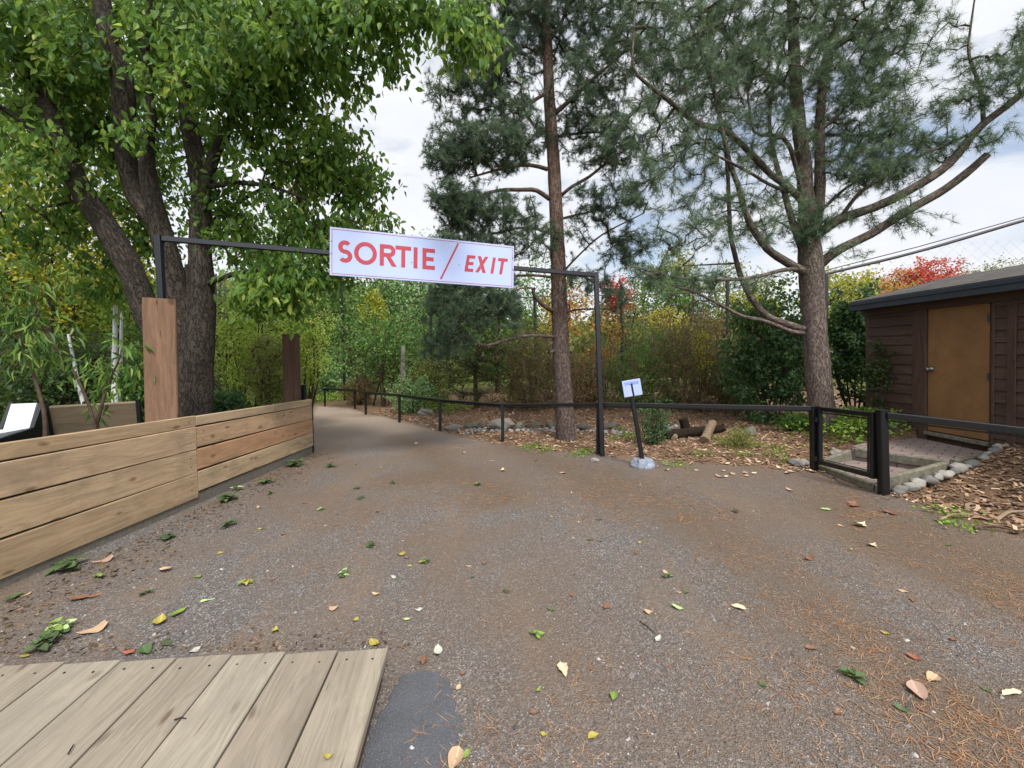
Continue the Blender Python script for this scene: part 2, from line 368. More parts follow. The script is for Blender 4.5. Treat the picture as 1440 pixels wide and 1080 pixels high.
def drift(x, y):
    P = np.stack([x, y], 1); s_ = 0
    for q, (b_, w_) in enumerate(zip(BAND, (.5, .45, .4))): s_ = s_+np.exp(-(seg_dist(P, b_)+.12*vn(x, y, 3.+q))**2/w_**2)
    s_ = s_+.7*sm(vn(x*1.1, y*.7, 1.5)+.6*vn(y, x, 3.1), .35, .9)+.5*sm(x-.35*y, .2, 1.6)*sm(vn(x, y, 2.2), -.2, .5)
    return np.clip(s_, 0, 1)
xs = axis(-6, 7.5, .045, 320); ys = axis(.6, 14, .045, 320)
X, Y = np.meshgrid(xs, ys); xf, yf = X.ravel(), Y.ravel()
h, bed, gl, dd = Hraw(xf, yf)
mb = MB(); nx = len(xs); i = np.arange(len(ys)-1)[:, None]*nx; j = np.arange(nx-1)[None]
F = np.stack([i+j, i+j+1, i+nx+j+1, i+nx+j], -1).reshape(-1, 4)
mb.add(np.stack([xf, yf, h], 1), F, np.stack([bed, gl, sm(yf, 5.5, 12.)], 1), drift(xf, yf)*.85)
t = NT('ground'); uv = t.attr('uvw'); sp = t.n('ShaderNodeSeparateXYZ', {0: uv}).outputs; pos = t.n('ShaderNodeNewGeometry').outputs['Position']
fine = t.voro(pos, 150.); fcol = t.n('ShaderNodeTexVoronoi', {'Vector': pos, 'Scale': 150.}).outputs['Color']
bw = t.n('ShaderNodeRGBToBW', {0: fcol}).outputs[0]
med = t.voro(pos, 60.); mcol = t.n('ShaderNodeRGBToBW', {0: t.n('ShaderNodeTexVoronoi', {'Vector': pos, 'Scale': 60.}).outputs['Color']}).outputs[0]
gr = t.ramp(bw, [(0, srgb((64, 60, 58))), (.45, srgb((90, 85, 82))), (.8, srgb((115, 110, 106))), (1, srgb((182, 178, 174)))])
gr = t.mix(t.n('ShaderNodeMapRange', {'Value': mcol, 'From Min': .78, 'From Max': .95, 'To Max': .6}).outputs[0], gr, srgb((150, 146, 148)))
dirt = t.ramp(t.noise(pos, 70., 5., .7), [(.3, srgb((80, 68, 58))), (.7, srgb((120, 104, 90)))])
patch = t.noise(pos, .55, 4., .6, dist=.4)
pf = t.n('ShaderNodeMapRange', {'Value': patch, 'From Min': .40, 'From Max': .60}).outputs[0]
path = t.mix(t.math('MULTIPLY', pf, .85), gr, dirt)
streak = t.noise(t.scale(pos, (1.7, .5, 1)), 1.2, 4., .6)
path = t.mix(t.n('ShaderNodeMapRange', {'Value': streak, 'From Min': .5, 'From Max': .68, 'To Max': .6}).outputs[0], path, t.mix(t.noise(pos, 120., 4.), srgb((88, 76, 65)), srgb((132, 114, 97))))
path = t.mix(t.math('MULTIPLY', sp[2], .75), path, t.mix(t.noise(pos, 40., 5., .75), srgb((122, 106, 92)), srgb((172, 156, 140))))
mul = t.ramp(t.noise(pos, 55., 6., .75), [(.3, srgb((58, 45, 35))), (.5, srgb((104, 82, 64))), (.72, srgb((156, 126, 100)))])
soil = t.ramp(t.noise(pos, 25., 6., .75), [(.3, srgb((30, 28, 18))), (.7, srgb((76, 70, 44)))])
dr = t.attr('rnd', 'Fac'); path = t.mix(t.math('MULTIPLY', dr, .9), path, t.mix(t.noise(pos, 90., 6., .75), srgb((66, 56, 47)), srgb((116, 100, 84))))
c = t.mix(sp[0], path, mul); c = t.mix(sp[1], c, soil)
dist = t.n('ShaderNodeVectorMath', {0: pos}, operation='LENGTH').outputs['Value']
c = t.mix(t.n('ShaderNodeMapRange', {'Value': dist, 'From Min': 15., 'From Max': 22.}).outputs[0], c, t.mix(t.noise(pos, 4., 6.), srgb((56, 66, 30)), srgb((96, 100, 52))))
hh = t.math('ADD', t.math('MULTIPLY', fine, .6), t.math('ADD', t.math('MULTIPLY', med, .5), t.noise(pos, 25., 6., .7)))
M_ground = t.done(t.bsdf(c, .95, hh, .9, .012, spec=.15))
tag(mb.build('ground', M_ground, smooth=True), kind='structure')
# asphalt patch
ap = [(566, 948), (590, 941), (616, 944), (632, 958), (640, 985), (652, 1010), (650, 1040), (640, 1062), (648, 1100), (560, 1180), (470, 1180), (500, 1085), (520, 1030), (545, 985)]
pp = pxl(ap); cc = pp.mean(0); Pn = []
for k in range(len(pp)):
    a, b = pp[k], pp[(k+1) % len(pp)]
    for f in np.arange(6)/6: q = a+(b-a)*f; Pn.append(q+rng.normal(size=2)*.008)
Pn = np.array(Pn); mb = MB(); m_ = len(Pn)
V = np.vstack([np.c_[Pn, [Hz(*q)-.006 for q in Pn]], np.c_[cc+(Pn-cc)*.95, [Hz(*q)+.004 for q in Pn]], [[cc[0], cc[1], Hz(*cc)+.006]]])
k = np.arange(m_); k2 = (k+1) % m_
mb.add(V, np.stack([k, k2, m_+k2, m_+k], 1)); mb.F[3].append(np.stack([m_+k, m_+k2, np.full(m_, 2*m_)], 1))
tag(mb.build('asphalt_patch', M_asph, smooth=False), kind='structure')
# ================================================================ ground litter (uncountable)
def pts_in(n, x0, x1, y0, y1): return rng.uniform(x0, x1, n), rng.uniform(y0, y1, n)
def deckwall(x, y): return ((x < -.40-(2.2-y)*.12) & (y < 2.3)) | (x < -3.40)
# gravel grains
n = 34000; y = 1.25+(rng.random(n)**1.7)*4.2; x = (rng.random(n)*2-1)*(y*1.35); k = (~deckwall(x, y)); x, y = x[k], y[k]
h, bed, gl, _ = Hraw(x, y); k = (bed < .3)&(vn(x, y, 1.7)+.6*vn(y, x, 4.) > -.35); x, y, h = x[k], y[k], h[k]; n = len(x)
oct_ = np.array([[1, 0, 0], [0, 1, 0], [-1, 0, 0], [0, -1, 0], [0, 0, 1.], [0, 0, -.6]]); of = np.array([[0, 1, 4], [1, 2, 4], [2, 3, 4], [3, 0, 4]])
sz = rng.uniform(.0018, .0045, n)*(1+2.*(rng.random(n) > .975)); sc3 = sz[:, None, None]*(rng.uniform(.6, 1.3, (n, 1, 3)))
V = oct_[None]*sc3+rng.normal(size=(n, 6, 3))*sz[:, None, None]*.22+np.stack([x, y, h], 1)[:, None]
mb = MB(); mb.add(V.reshape(-1, 3), (of[None]+np.arange(n)[:, None, None]*6).reshape(-1, 3), None, np.repeat(rng.random(n)**1.3, 6))
M_grav = mat_rnd('gravel_grain', [(78, 74, 72), (100, 96, 93), (124, 119, 116), (184, 180, 176)], .85, 60, .2)
tag(mb.build('gravel', M_grav), 'loose grey gravel grains on the path', kind='stuff')
# pine needles on the path, in drifts
def needle_litter(n, y0, y1, w, Ln, thr):
    y = y0+(rng.random(n)**1.4)*(y1-y0); x = (rng.random(n)*2-1)*(y*1.35); k = ~deckwall(x, y); x, y = x[k], y[k]
    den = vn(x*1.2, y*.8, 1.3)+.8*vn(y, x, 3.7)+.5*vn(x, y, 11.); k = rng.random(len(x)) < np.clip(.06+.16*(den > thr)+.75*drift(x, y)*sm(vn(x, y, 7.)+.7*vn(y, x, 15.), -.5, .5), 0, 1)**1.2; x, y = x[k], y[k]
    h, bed, gl, _ = Hraw(x, y); k = bed < .6; x, y, h = x[k], y[k], h[k]; n = len(x)
    a = rng.random(n)*6.28+.8*vn(x, y, 2.); L = rng.uniform(.5, 1.1, n)*Ln; d = np.stack([np.cos(a), np.sin(a), 0*a], 1); s_ = np.stack([-np.sin(a), np.cos(a), 0*a], 1)*w/2
    p = np.stack([x, y, h+rng.uniform(.002, .007, n)], 1); bend = s_/w*2*(rng.normal(size=(n, 1))*.006)
    mid = p+bend*1.+np.array([0, 0, .002]); A = p-d*L[:, None]/2; B = p+d*L[:, None]/2
    V = np.stack([A-s_*.5, A+s_*.5, mid+s_, mid-s_, B+s_*.4, B-s_*.4], 1)
    F = np.array([[0, 1, 2, 3], [3, 2, 4, 5]]); mb = MB(); mb.add(V.reshape(-1, 3), (F[None]+np.arange(n)[:, None, None]*6).reshape(-1, 4), None, np.repeat(rng.random(n), 6)); return mb
M_nd = mat_rnd('dry_needle', [(116, 82, 58), (154, 112, 80), (186, 148, 110), (98, 72, 52)], .7, 20, .1)
a1 = needle_litter(64000, 1.2, 5.5, .0024, .075, .15); a2 = needle_litter(40000, 4., 12., .0045, .09, .0)
for o_ in (a2,):
    a1.add(np.concatenate(o_.V), np.concatenate(o_.F[4]), None, np.concatenate(o_.Rn))
tag(a1.build('pine_needle_litter', M_nd), 'fallen orange pine needles drifted over the path', kind='stuff')
# wood chip mulch
n = 90000; y = rng.uniform(1.6, 13.5, n); x = rng.uniform(-4., 9.5, n); h, bed, gl, d_ = Hraw(x, y)
w_ = np.where((x > 3.5) & (y < 6), 1., .55); k = (bed > .25+.5*rng.random(n)) & (rng.random(n) < w_) & (x < y*1.35+1.) & (d_ > -.1)
x, y, h = x[k], y[k], h[k]; n = len(x); L = rng.uniform(.012, .04, n); W = L*rng.uniform(.25, .6, n); a = rng.random(n)*6.28
d = nrm(np.stack([np.cos(a), np.sin(a), rng.normal(size=n)*.25], 1)); s_ = nrm(np.stack([-np.sin(a), np.cos(a), rng.normal(size=n)*.3], 1)); p = np.stack([x, y, h+rng.uniform(.003, .02, n)], 1)
V = np.stack([p-d*L[:, None]-s_*W[:, None], p+d*L[:, None]-s_*W[:, None]*.7, p+d*L[:, None]*.9+s_*W[:, None], p-d*L[:, None]*1.05+s_*W[:, None]*.8], 1)
mb = MB(); mb.add(V.reshape(-1, 3), np.arange(4*n).reshape(-1, 4), None, np.repeat(rng.random(n), 4))
M_chip = mat_rnd('wood_chip', [(104, 78, 60), (144, 112, 86), (174, 142, 114), (122, 92, 70), (202, 174, 146), (84, 64, 50)], .85, 30, .2)
tag(mb.build('wood_chip_mulch', M_chip), 'brown wood chip mulch and dry leaf litter covering the planting beds', kind='stuff')
# crumbs of bark, dead leaf and soil gathered along the wall foot and the deck edge
n = 3000; al = rng.random(n) < .75; y = np.where(al, rng.uniform(1.9, 7.1, n), 2.22+np.abs(rng.normal(size=n))*.12); x = np.where(al, -3.42+np.abs(rng.normal(size=n))*.3, rng.uniform(-3.4, -.6, n)); k = ~deckwall(x, y); x, y = x[k], y[k]; n = len(x); h = Hraw(x, y)[0]
L = rng.uniform(.004, .014, n)*(1+(rng.random(n) > .93)); a = rng.random(n)*6.28; d = nrm(np.stack([np.cos(a), np.sin(a), rng.normal(size=n)*.3], 1)); s_ = nrm(np.stack([-np.sin(a), np.cos(a), rng.normal(size=n)*.4], 1)); p = np.stack([x, y, h+rng.uniform(.002, .008, n)], 1); W = L*rng.uniform(.3, .8, n)
V = np.stack([p-d*L[:, None]-s_*W[:, None]*.6, p+d*L[:, None]*.8-s_*W[:, None], p+d*L[:, None]+s_*W[:, None]*.5, p-d*L[:, None]*.7+s_*W[:, None]], 1); mb = MB(); mb.add(V.reshape(-1, 3), np.arange(4*n).reshape(-1, 4), None, np.repeat(rng.random(n), 4))
tag(mb.build('leaf_crumbs', mat_rnd('crumb', [(48, 38, 30), (84, 66, 50), (120, 98, 74), (66, 58, 40), (150, 128, 100)], .9, 30, .2)), 'dark crumbs of dead leaf and bark along the plank wall and deck edge', kind='stuff')
# low weeds and grass
mb = MB()
def weeds(px, n, spread, L, Hh, rv=None):
    for (u, v) in px:
        c = GH(u, v); m_ = n; q = c+np.c_[rng.normal(size=(m_, 2))*spread, np.zeros(m_)]
        q[:, 2] = Hraw(q[:, 0], q[:, 1])[0]+rng.random(m_)*Hh
        dv = nrm(rng.normal(size=(m_, 3))*[1, 1, .35]+[0, 0, .35]); leaves(mb, q, dv, rng.uniform(.5, 1.2, m_)*L, 1., True)
weeds([(740, 632), (752, 628), (765, 634), (812, 640), (826, 636), (880, 612), (890, 616), (865, 618), (1020, 625), (1085, 640), (1095, 632), (1010, 618), (1045, 640), (948, 655), (985, 640), (1065, 628), (1110, 650), (868, 604), (985, 612), (1280, 643), (1262, 690), (1328, 722), (1345, 740)], 70, .09, .045, .05)
weeds([(1185, 600), (1200, 595), (1210, 604), (1190, 612), (1175, 600), (1220, 600), (455, 560), (470, 563), (445, 565), (480, 560), (600, 575), (640, 577)], 420, .3, .08, .25)
M_weed = mat_leaf('weed_leaf', [(70, 104, 34), (112, 140, 52), (150, 168, 70), (92, 128, 44)], .3)
tag(mb.build('ground_weeds', M_weed), 'low green weeds and grass along the bed edges', kind='stuff')
mb = MB(); n = 26000; y = rng.uniform(1.5, 13, n); x = -3.75-np.maximum(y-7.2, 0)*.45-rng.random(n)*6.; h = Hraw(x, y)[0]; q = np.stack([x, y, h+rng.random(n)**1.5*.32], 1)
leaves(mb, q, nrm(rng.normal(size=(n, 3))*[1, 1, .4]), rng.uniform(.05, .1, n), 1.1, True)
M_gc = mat_leaf('ground_cover', [(30, 58, 22), (48, 84, 32), (76, 116, 46), (110, 140, 60)], .3)
tag(mb.build('ground_cover', M_gc), 'leafy ground cover behind the timber wall', kind='stuff')
# ================================================================ timber wall
def wallpt(y): return np.array([-3.62+(y-3.03)*(.22/4.13), y, 0.])
Wd = nrm(wallpt(7.16)-wallpt(2.0)); Wn = np.array([Wd[1], -Wd[0], 0.])
root = empty('timber_wall', wallpt(4.7), 'low garden wall of pale cedar planks running along the left side of the path', 'wall')
def wh(y): return float(np.interp(y, [.9, 3.03, 4.7, 7.16], [1.12, 1.06, 1.0, .93]))
def wall_panel(y0, y1, rows, off, rs):
    mb = MB()
    for k, (fa, fb) in enumerate(zip(rows[:-1], rows[1:])):
        a, b = wallpt(y0), wallpt(y1); jit = random.uniform(-.004, .004); zf = lambda f, y: .09+(wh(y)-.09)*f
        za, zb = (zf(fa, y0)+zf(fb, y0))/2, (zf(fa, y1)+zf(fb, y1))/2
        bar(mb, a+[0, 0, za]+Wn*(off+jit), b+[0, 0, zb]+Wn*(off+jit), .045, (zf(fb, y1)-zf(fa, y1))-.004+.003*(y0 < 2), ch=.006, r=rs[k])
    return mb
wall_panel(.9, 4.70, [0., .30, .588, .865, 1.], 0, [.95, .12, .3, .05]).build('plank_panel', M_cedar, root)
wall_panel(4.712, 7.16, [.06, .325, .60, .87, 1.], 0, [.15, .55, .35, .75]).build('plank_panel', M_cedar, root)
mb = MB(); bar(mb, wallpt(.9)-Wn*.027+[0, 0, .56], wallpt(4.7)-Wn*.027+[0, 0, .53], .006, .80, r=.2); bar(mb, wallpt(4.71)-Wn*.027+[0, 0, .53], wallpt(7.15)-Wn*.027+[0, 0, .50], .006, .76, r=.2); mb.build('gap_shade_sheet', M_rubber, root)  # black sheet added behind the planks so the gaps read as dark shade
mb = MB(); bar(mb, wallpt(.9)-Wn*.055+[0, 0, 1.03], wallpt(4.7)-Wn*.055+[0, 0, .93], .045, .11, r=.2); bar(mb, wallpt(4.712)-Wn*.055+[0, 0, .925], wallpt(7.16)-Wn*.055+[0, 0, .86], .045, .11, r=.4)
bar(mb, wallpt(7.13)-Wn*.05, wallpt(7.13)-Wn*.05+[0, 0, .85], .045, .05, up=Wd, r=.3)
mb.build('back_rail', M_cedar, root)
mb = MB(); bar(mb, wallpt(.9)-Wn*.012+[0, 0, .035], wallpt(7.15)-Wn*.012+[0, 0, .06], .04, .17, r=.5)
t = NT('dirty_footing'); pos = t.n('ShaderNodeNewGeometry').outputs['Position']; n_ = t.noise(pos, 30., 5.)
mb.build('footing', t.done(t.bsdf(t.mix(n_, srgb((62, 58, 52)), srgb((112, 106, 96))), .95, n_, .5, .01)), root)
mb = MB(); bar(mb, wallpt(7.185), wallpt(7.185)+[0, 0, .9], .02, .06, up=Wd, r=.3); mb.build('end_strip', M_gate, root)
for y_, fs in ((4.62, (.12, .2, .4, .5, .68, .78, .93)), (4.80, (.15, .26, .42, .54, .7, .8, .93)), (7.08, (.15, .26, .42, .54, .7, .8, .93)), (2.9, (.12, .2, .4, .5, .68, .78, .93))):
    for f in fs:
        p = wallpt(y_)+[0, random.uniform(-.008, .008), .09+(wh(y_)-.09)*f]+Wn*.0225; mb = MB(); tube(mb, [p-Wn*.002, p+Wn*.0025], .006, 8); mb.build('screw', M_bolt, root)
# posts behind the wall
b = D(228, 585, 4.75); base = np.array([b[0]-.01, 4.75, 0.]); top = D(225, 421, 4.75)
o = empty('wooden_post', base, 'thick square wooden post behind the plank wall sleeving the left leg of the sign frame', 'post')
mb = MB(); bar(mb, base, top, .285, .24, up=(-.58, .81, 0), ch=.012, r=.3); mb.build('timber_shaft', M_post, o)
b2 = D(411, 560, 7.5); base2 = np.array([b2[0], 7.5, 0.]); top2 = D(409, 470, 7.5)
o = tag(None or (lambda m: (bar(m, base2, top2, .22, .2, up=(0, 1, 0), ch=.015, r=.2), m.build('wooden_post', M_oldpost, loc=base2))[1])(MB()), 'dark weathered wooden post at the far end of the plank wall', 'post')
b3 = D(427, 560, 8.1); base3 = np.array([b3[0], 8.1, 0]); mb = MB(); bar(mb, base3, D(426, 541, 8.1), .09, .09, up=(0, 1, 0), r=.2)
tag(mb.build('stub_post', M_rubber, loc=base3), 'short black stub post where the far railing begins beside the weathered post', 'post')
# ================================================================ sign frame and exit sign
fr = GH(847, 641); lp = D(229, 420, 4.75); lt = D(223, 334, 4.75); rt = D(838, 386, fr[1])
root = empty('sign_frame', fr, 'tall black square-tube frame spanning the path and carrying the exit sign', 'frame')
mb = MB(); bar(mb, np.array([lp[0]+.01, 4.75, .05]), lt+[0, 0, .025], .065, .065, up=(0, 1, 0), ch=.006); mb.build('leg', M_frame, root)
mb = MB(); bar(mb, fr+[0, 0, -.05], rt+[0, 0, .03], .07, .07, up=(0, 1, 0), ch=.006); mb.build('leg', M_frame, root)
mb = MB(); bd = nrm(rt-lt); bar(mb, lt+bd*.036-[0, 0, .01], rt-bd*.038-[0, 0, .01], .06, .06, ch=.006); mb.build('crossbar', M_frame, root)
# sign board
sx = nrm(rt-lt)
def on_beam(u):
    best = None
    for f in np.linspace(0, 1, 2001):
        p = lt+(rt-lt)*f; d = p-CAM; uu = 720+FPX*d.dot(RT)/d.dot(FW)
        if best is None or abs(uu-u) < best[0]: best = (abs(uu-u), f)
    return lt+(rt-lt)*best[1]
sl, sr = on_beam(464), on_beam(721); sn = nrm(np.cross(sx, [0, 0, 1])); sn = sn if sn[1] < 0 else -sn
SU = nrm(np.cross(sn, sx)); SU = SU if SU[2] > 0 else -SU
Hs = .605; Ws = np.linalg.norm(sr-sl); off = sn*.036+SU*.0
def zpx(v, p): 
    d0 = ray(0, v); e = p[1]; 
    u = 720+FPX*(p-CAM).dot(RT)/(p-CAM).dot(FW); return D(u, v, p[1])[2]
c0 = sl+off; zc = (zpx(318, c0)+zpx(388, c0))/2; c0 = c0+[0, 0, zc-c0[2]]; c1 = sr+off; zc1 = (zpx(347, c1)+zpx(405, c1))/2; c1 = c1+[0, 0, zc1-c1[2]]
sx = nrm(c1-c0); Ws = np.linalg.norm(c1-c0); SU = nrm(np.cross(sx, sn)); SU = SU if SU[2] > 0 else -SU; sn = nrm(np.cross(sx, SU)); sn = sn if sn[1] < 0 else -sn
Hs = ((zpx(318, c0)-zpx(388, c0))+(zpx(347, c1)-zpx(405, c1)))/2
print('sign', Ws, Hs, c0, c1, lt, rt)
root = empty('exit_sign', c0+sx*Ws/2, 'long white rectangular sign with red lettering SORTIE / EXIT fixed to the black frame', 'sign')
def S3(x, y, z=0.): return c0+sx*x+SU*(y-Hs/2)+sn*z     # sign coordinates from its lower left corner
mb = MB(); bar(mb, S3(0, Hs/2), S3(Ws, Hs/2), .012, Hs, up=SU, ch=.004, r=.5, uoff=(0, 0, 0)); mb.build('board', M_signw, root)
def strip(mb, pts, w, z, f):
    P = np.array(pts, float); T = nrm(np.gradient(P, axis=0)); N = np.stack([-T[:, 1], T[:, 0]], 1); n = len(P)
    A = P+N*w/2; B = P-N*w/2; V = np.array([f(x, y, z) for x, y in np.vstack([A, B])]); i = np.arange(n-1)
    mb.add(V, np.stack([i, i+1, n+i+1, n+i], 1))
def quad(mb, q, z, f): mb.poly(np.array([f(x, y, z) for x, y in q]))
def glyph(mb, ch, x, y, h, w, s, z, f, sh=0.):
    """draw a bold sans capital; s = stroke width; sh = slant"""
    g = lambda a, b, zz: f(x+a+sh*b, y+b, zz)
    if ch == 'E':
        quad(mb, [(0, 0), (s, 0), (s, h), (0, h)], z, g)
        for b in (0, (h-s)/2, h-s): quad(mb, [(s, b), (w*(1 if b != (h-s)/2 else .9), b), (w*(1 if b != (h-s)/2 else .9), b+s), (s, b+s)], z, g)
    elif ch == 'I': quad(mb, [(0, 0), (s, 0), (s, h), (0, h)], z, g)
    elif ch == 'T': quad(mb, [(0, h-s), (w, h-s), (w, h), (0, h)], z, g); quad(mb, [(w/2-s/2, 0), (w/2+s/2, 0), (w/2+s/2, h-s), (w/2-s/2, h-s)], z, g)
    elif ch == 'X':
        e = s*1.15; quad(mb, [(0, 0), (e, 0), (w, h), (w-e, h)], z, g); m_ = .5; k_ = e*.5
        quad(mb, [(0, h), (e, h), (w/2+.0, h/2+k_*h/(w-e)*1.0), (w/2-k_, h/2)], z, g); quad(mb, [(w, 0), (w-e, 0), (w/2, h/2-k_*h/(w-e)), (w/2+k_, h/2)], z, g)
    elif ch == 'O':
        th = np.linspace(0, 2*np.pi, 41); strip(mb, np.stack([w/2+(w-s)/2*np.cos(th), h/2+(h-s+.01)/2*np.sin(th)], 1), s, z, g)
    elif ch == 'R':
        quad(mb, [(0, 0), (s, 0), (s, h), (0, h)], z, g); rb = h*.29-s/2+s*.0; th = np.linspace(np.pi/2, -np.pi/2, 17)
        cy = h-s/2-rb; cx = w*.55; P = [(s, h-s/2), (cx*.8, h-s/2)]+[(cx+rb*np.cos(q), cy+rb*np.sin(q)) for q in th]+[(cx*.8, cy-rb), (s, cy-rb)]; strip(mb, P, s, z, g)
        yb = cy-rb-s/2; quad(mb, [(w*.38, yb), (w*.38+s*1.15, yb), (w*1.02, 0), (w*1.02-s*1.2, 0)], z, g)
    elif ch == 'S':
        r1 = (h-s)/4; cx = w/2; rx = (w-s)/2; P = []
        for q in np.linspace(R(38), R(270), 18): P.append((cx+rx*.93*np.cos(q), h-s/2-r1+r1*np.sin(q)))
        for q in np.linspace(R(90), R(-142), 18)[1:]: P.append((cx+rx*np.cos(q), s/2+r1+r1*np.sin(q)))
        strip(mb, P, s, z, g)
def ux(u):
    f = np.linspace(0, Ws, 3001); P = c0+f[:, None]*sx-CAM; uu = 720+FPX*(P@RT)/(P@FW); return float(np.interp(u, uu, f))
Z = .0085; hS = .275; y0 = Hs*.285
for ch, ua, ub in (('S', 475, 495.5), ('O', 498, 530), ('R', 534, 557.5), ('T', 556, 578), ('I', 581.5, 588), ('E', 594, 611.5)):
    mb = MB(); glyph(mb, ch, ux(ua), y0, hS, ux(ub)-ux(ua), .051, Z, S3); mb.build('letter', M_red, root)['label'] = 'red letter '+ch
mb = MB(); xs_ = ux(618.5); xt_ = ux(644); quad(mb, [(xs_, Hs*.09), (xs_+.026, Hs*.09), (xt_+.013, Hs*.93), (xt_-.013, Hs*.93)], Z, S3); mb.build('slash', M_red, root)
for ch, ua, ub in (('E', 653, 667), ('X', 668, 685), ('I', 689.5, 694), ('T', 697, 712.5)):
    hE = .225; mb = MB(); glyph(mb, ch, ux(ua), Hs*.31, hE, ux(ub)-ux(ua)-.02, .042, Z, S3, .16); mb.build('letter', M_red, root)['label'] = 'slanted red letter '+ch
mb = MB(); e = .022; q = .007
for a in ([(e, e), (Ws-e, e), (Ws-e, e+q), (e, e+q)], [(e, Hs-e-q), (Ws-e, Hs-e-q), (Ws-e, Hs-e), (e, Hs-e)], [(e, e+q), (e+q, e+q), (e+q, Hs-e-q), (e, Hs-e-q)], [(Ws-e-q, e+q), (Ws-e, e+q), (Ws-e, Hs-e-q), (Ws-e-q, Hs-e-q)]): quad(mb, a, Z-.001, S3)
mb.build('border_line', M_red, root)
for (a, b) in ((.015, Hs*.46), (.015, Hs*.72), (.99, Hs*.42), (1.62, Hs*.45), (2.02*Ws/2.54, Hs*.44), (Ws-.015, Hs*.45), (Ws-.015, Hs*.72)):
    mb = MB(); tube(mb, [S3(a, b, .006), S3(a, b, .013)], .009, 8); mb.build('bolt', M_bolt, root)
# ================================================================ railing
def railing(name, label, bases, tops, pw, root=None):
    root = empty(name, bases[0], label, 'railing')
    for b_, t_, w in zip(bases, tops, pw):
        if w: mb = MB(); bar(mb, np.array([b_[0], b_[1], b_[2]-.05]), t_-[0, 0, .002], w, w, up=(0, 1, 0), ch=.005); mb.build('post', M_gate, root)
    return root
pb = [(430, 573, 543.5), (457, 571, 545.5), (499, 575, 547), (514.5, 583, 550.5), (562, 594, 554), (619, 606, 561), (707, 621, 567.5)]
bases = [GH(u, v) for u, v, _ in pb]; bases[0] = GH(430, 571.5)
tops = [D(u-.3, t_, b_[1]) for (u, _, t_), b_ in zip(pb, bases)]
bm = GH(843.5, 641); bases.append(bm+np.array([-.0, .085, 0])); tops.append(D(843, 566, bm[1]+.085))
hb = GH(1145, 661); bases.append(hb); tops.append(D(1144, 571, hb[1]))
root = railing('metal_railing', 'long low black metal railing bordering the path from the far bend to the gate', bases, tops, [.05, .05, .05, .055, .055, .06, .06, .08, .075])
for k in range(len(tops)-1):
    a, b_ = tops[k], tops[k+1]; d_ = nrm(b_-a); q0 = .046 if k == 8 else .0
    mb = MB(); bar(mb, a+d_*.02-[0, 0, .03], b_-d_*.02-[0, 0, .03], .05, .05 if k < 7 else .06, ch=.005); bar(mb, a+d_*.03-[0, 0, .068], b_-d_*.05-[0, 0, .068], .012, .012, ch=.002)
    mb.build('rail', M_gate, root)
# near section right of the gate
gb = GH(1243, 695); gt = D(1240, 578, gb[1]); e1 = D(1440, 600, 3.86); e2 = e1+nrm(e1-gt)*2.6
root = empty('metal_railing', gb, 'black metal railing section at the right running past the shed door', 'railing')
mb = MB(); bar(mb, gb-[0, 0, .05], gt, .082, .082, up=(0, 1, 0), ch=.008); bar(mb, gt+[0, 0, .003], gt+[0, 0, .012], .1, .1, up=(0, 1, 0), ch=.004); mb.build('post', M_gate, root)
d_ = nrm(e2-gt); mb = MB(); bar(mb, gt+d_*.05-[0, 0, .04], e2-[0, 0, .04], .06, .07, ch=.006); mb.build('rail', M_gate, root)
mb = MB(); bar(mb, gt+d_*.06-[0, 0, .095], e2-[0, 0, .095], .03, .014, ch=.003); mb.build('lower_strip', M_gate, root)
eb = np.array([e2[0], e2[1], Hz(e2[0], e2[1])-.05]); mb = MB(); bar(mb, eb, e2-[0, 0, .076], .09, .09, up=(0, 1, 0)); mb.build('post', M_gate, root)
# gate
ga = hb+nrm((gb-hb)*[1, 1, 0])*.075; ge = gb-nrm((gb-hb)*[1, 1, 0])*.07; gz0, gz1 = .20, .0
ta = D(1153, 571.5, ga[1]); tb = D(1228, 579.5, ge[1]); ba = D(1153, 650, ga[1]); bb = D(1228, 669, ge[1])
root = empty('metal_gate', (ga+ge)/2, 'low black open-frame metal gate between the railing and the brick-paved walk', 'gate')
for nm, p, q, w in (('stile', ba-[0, 0, .03], ta+[0, 0, .0], .05), ('stile', bb-[0, 0, .03], tb+[0, 0, .0], .06)):
    mb = MB(); bar(mb, p, q, w, .045, up=(0, 1, 0), ch=.005); mb.build(nm, M_gate, root)
gd = nrm(tb-ta); mb = MB(); bar(mb, ta+gd*.03-[0, 0, .03], tb-gd*.035-[0, 0, .03], .04, .055); bar(mb, ta+gd*.04-[0, 0, .078], tb-gd*.045-[0, 0, .078], .015, .014); mb.build('top_rail', M_gate, root)
gd = nrm(bb-ba); mb = MB(); bar(mb, ba+gd*.03, bb-gd*.035, .04, .055); bar(mb, ba+gd*.04+[0, 0, .045], bb-gd*.045+[0, 0, .045], .012, .012); mb.build('bottom_rail', M_gate, root)
mb = MB(); bar(mb, bb-gd*.07+[0, 0, .03], tb-gd*.07-[0, 0, .06], .016, .016, up=(0, 1, 0)); mb.build('inner_bar', M_gate, root)
for f in (.2, .8):
    p = ga*(1-f)+ta*f; mb = MB(); bar(mb, p-[.05, 0, .03], p-[.05, 0, -.03], .03, .05, up=(0, 1, 0)); mb.build('hinge', M_gate, root)
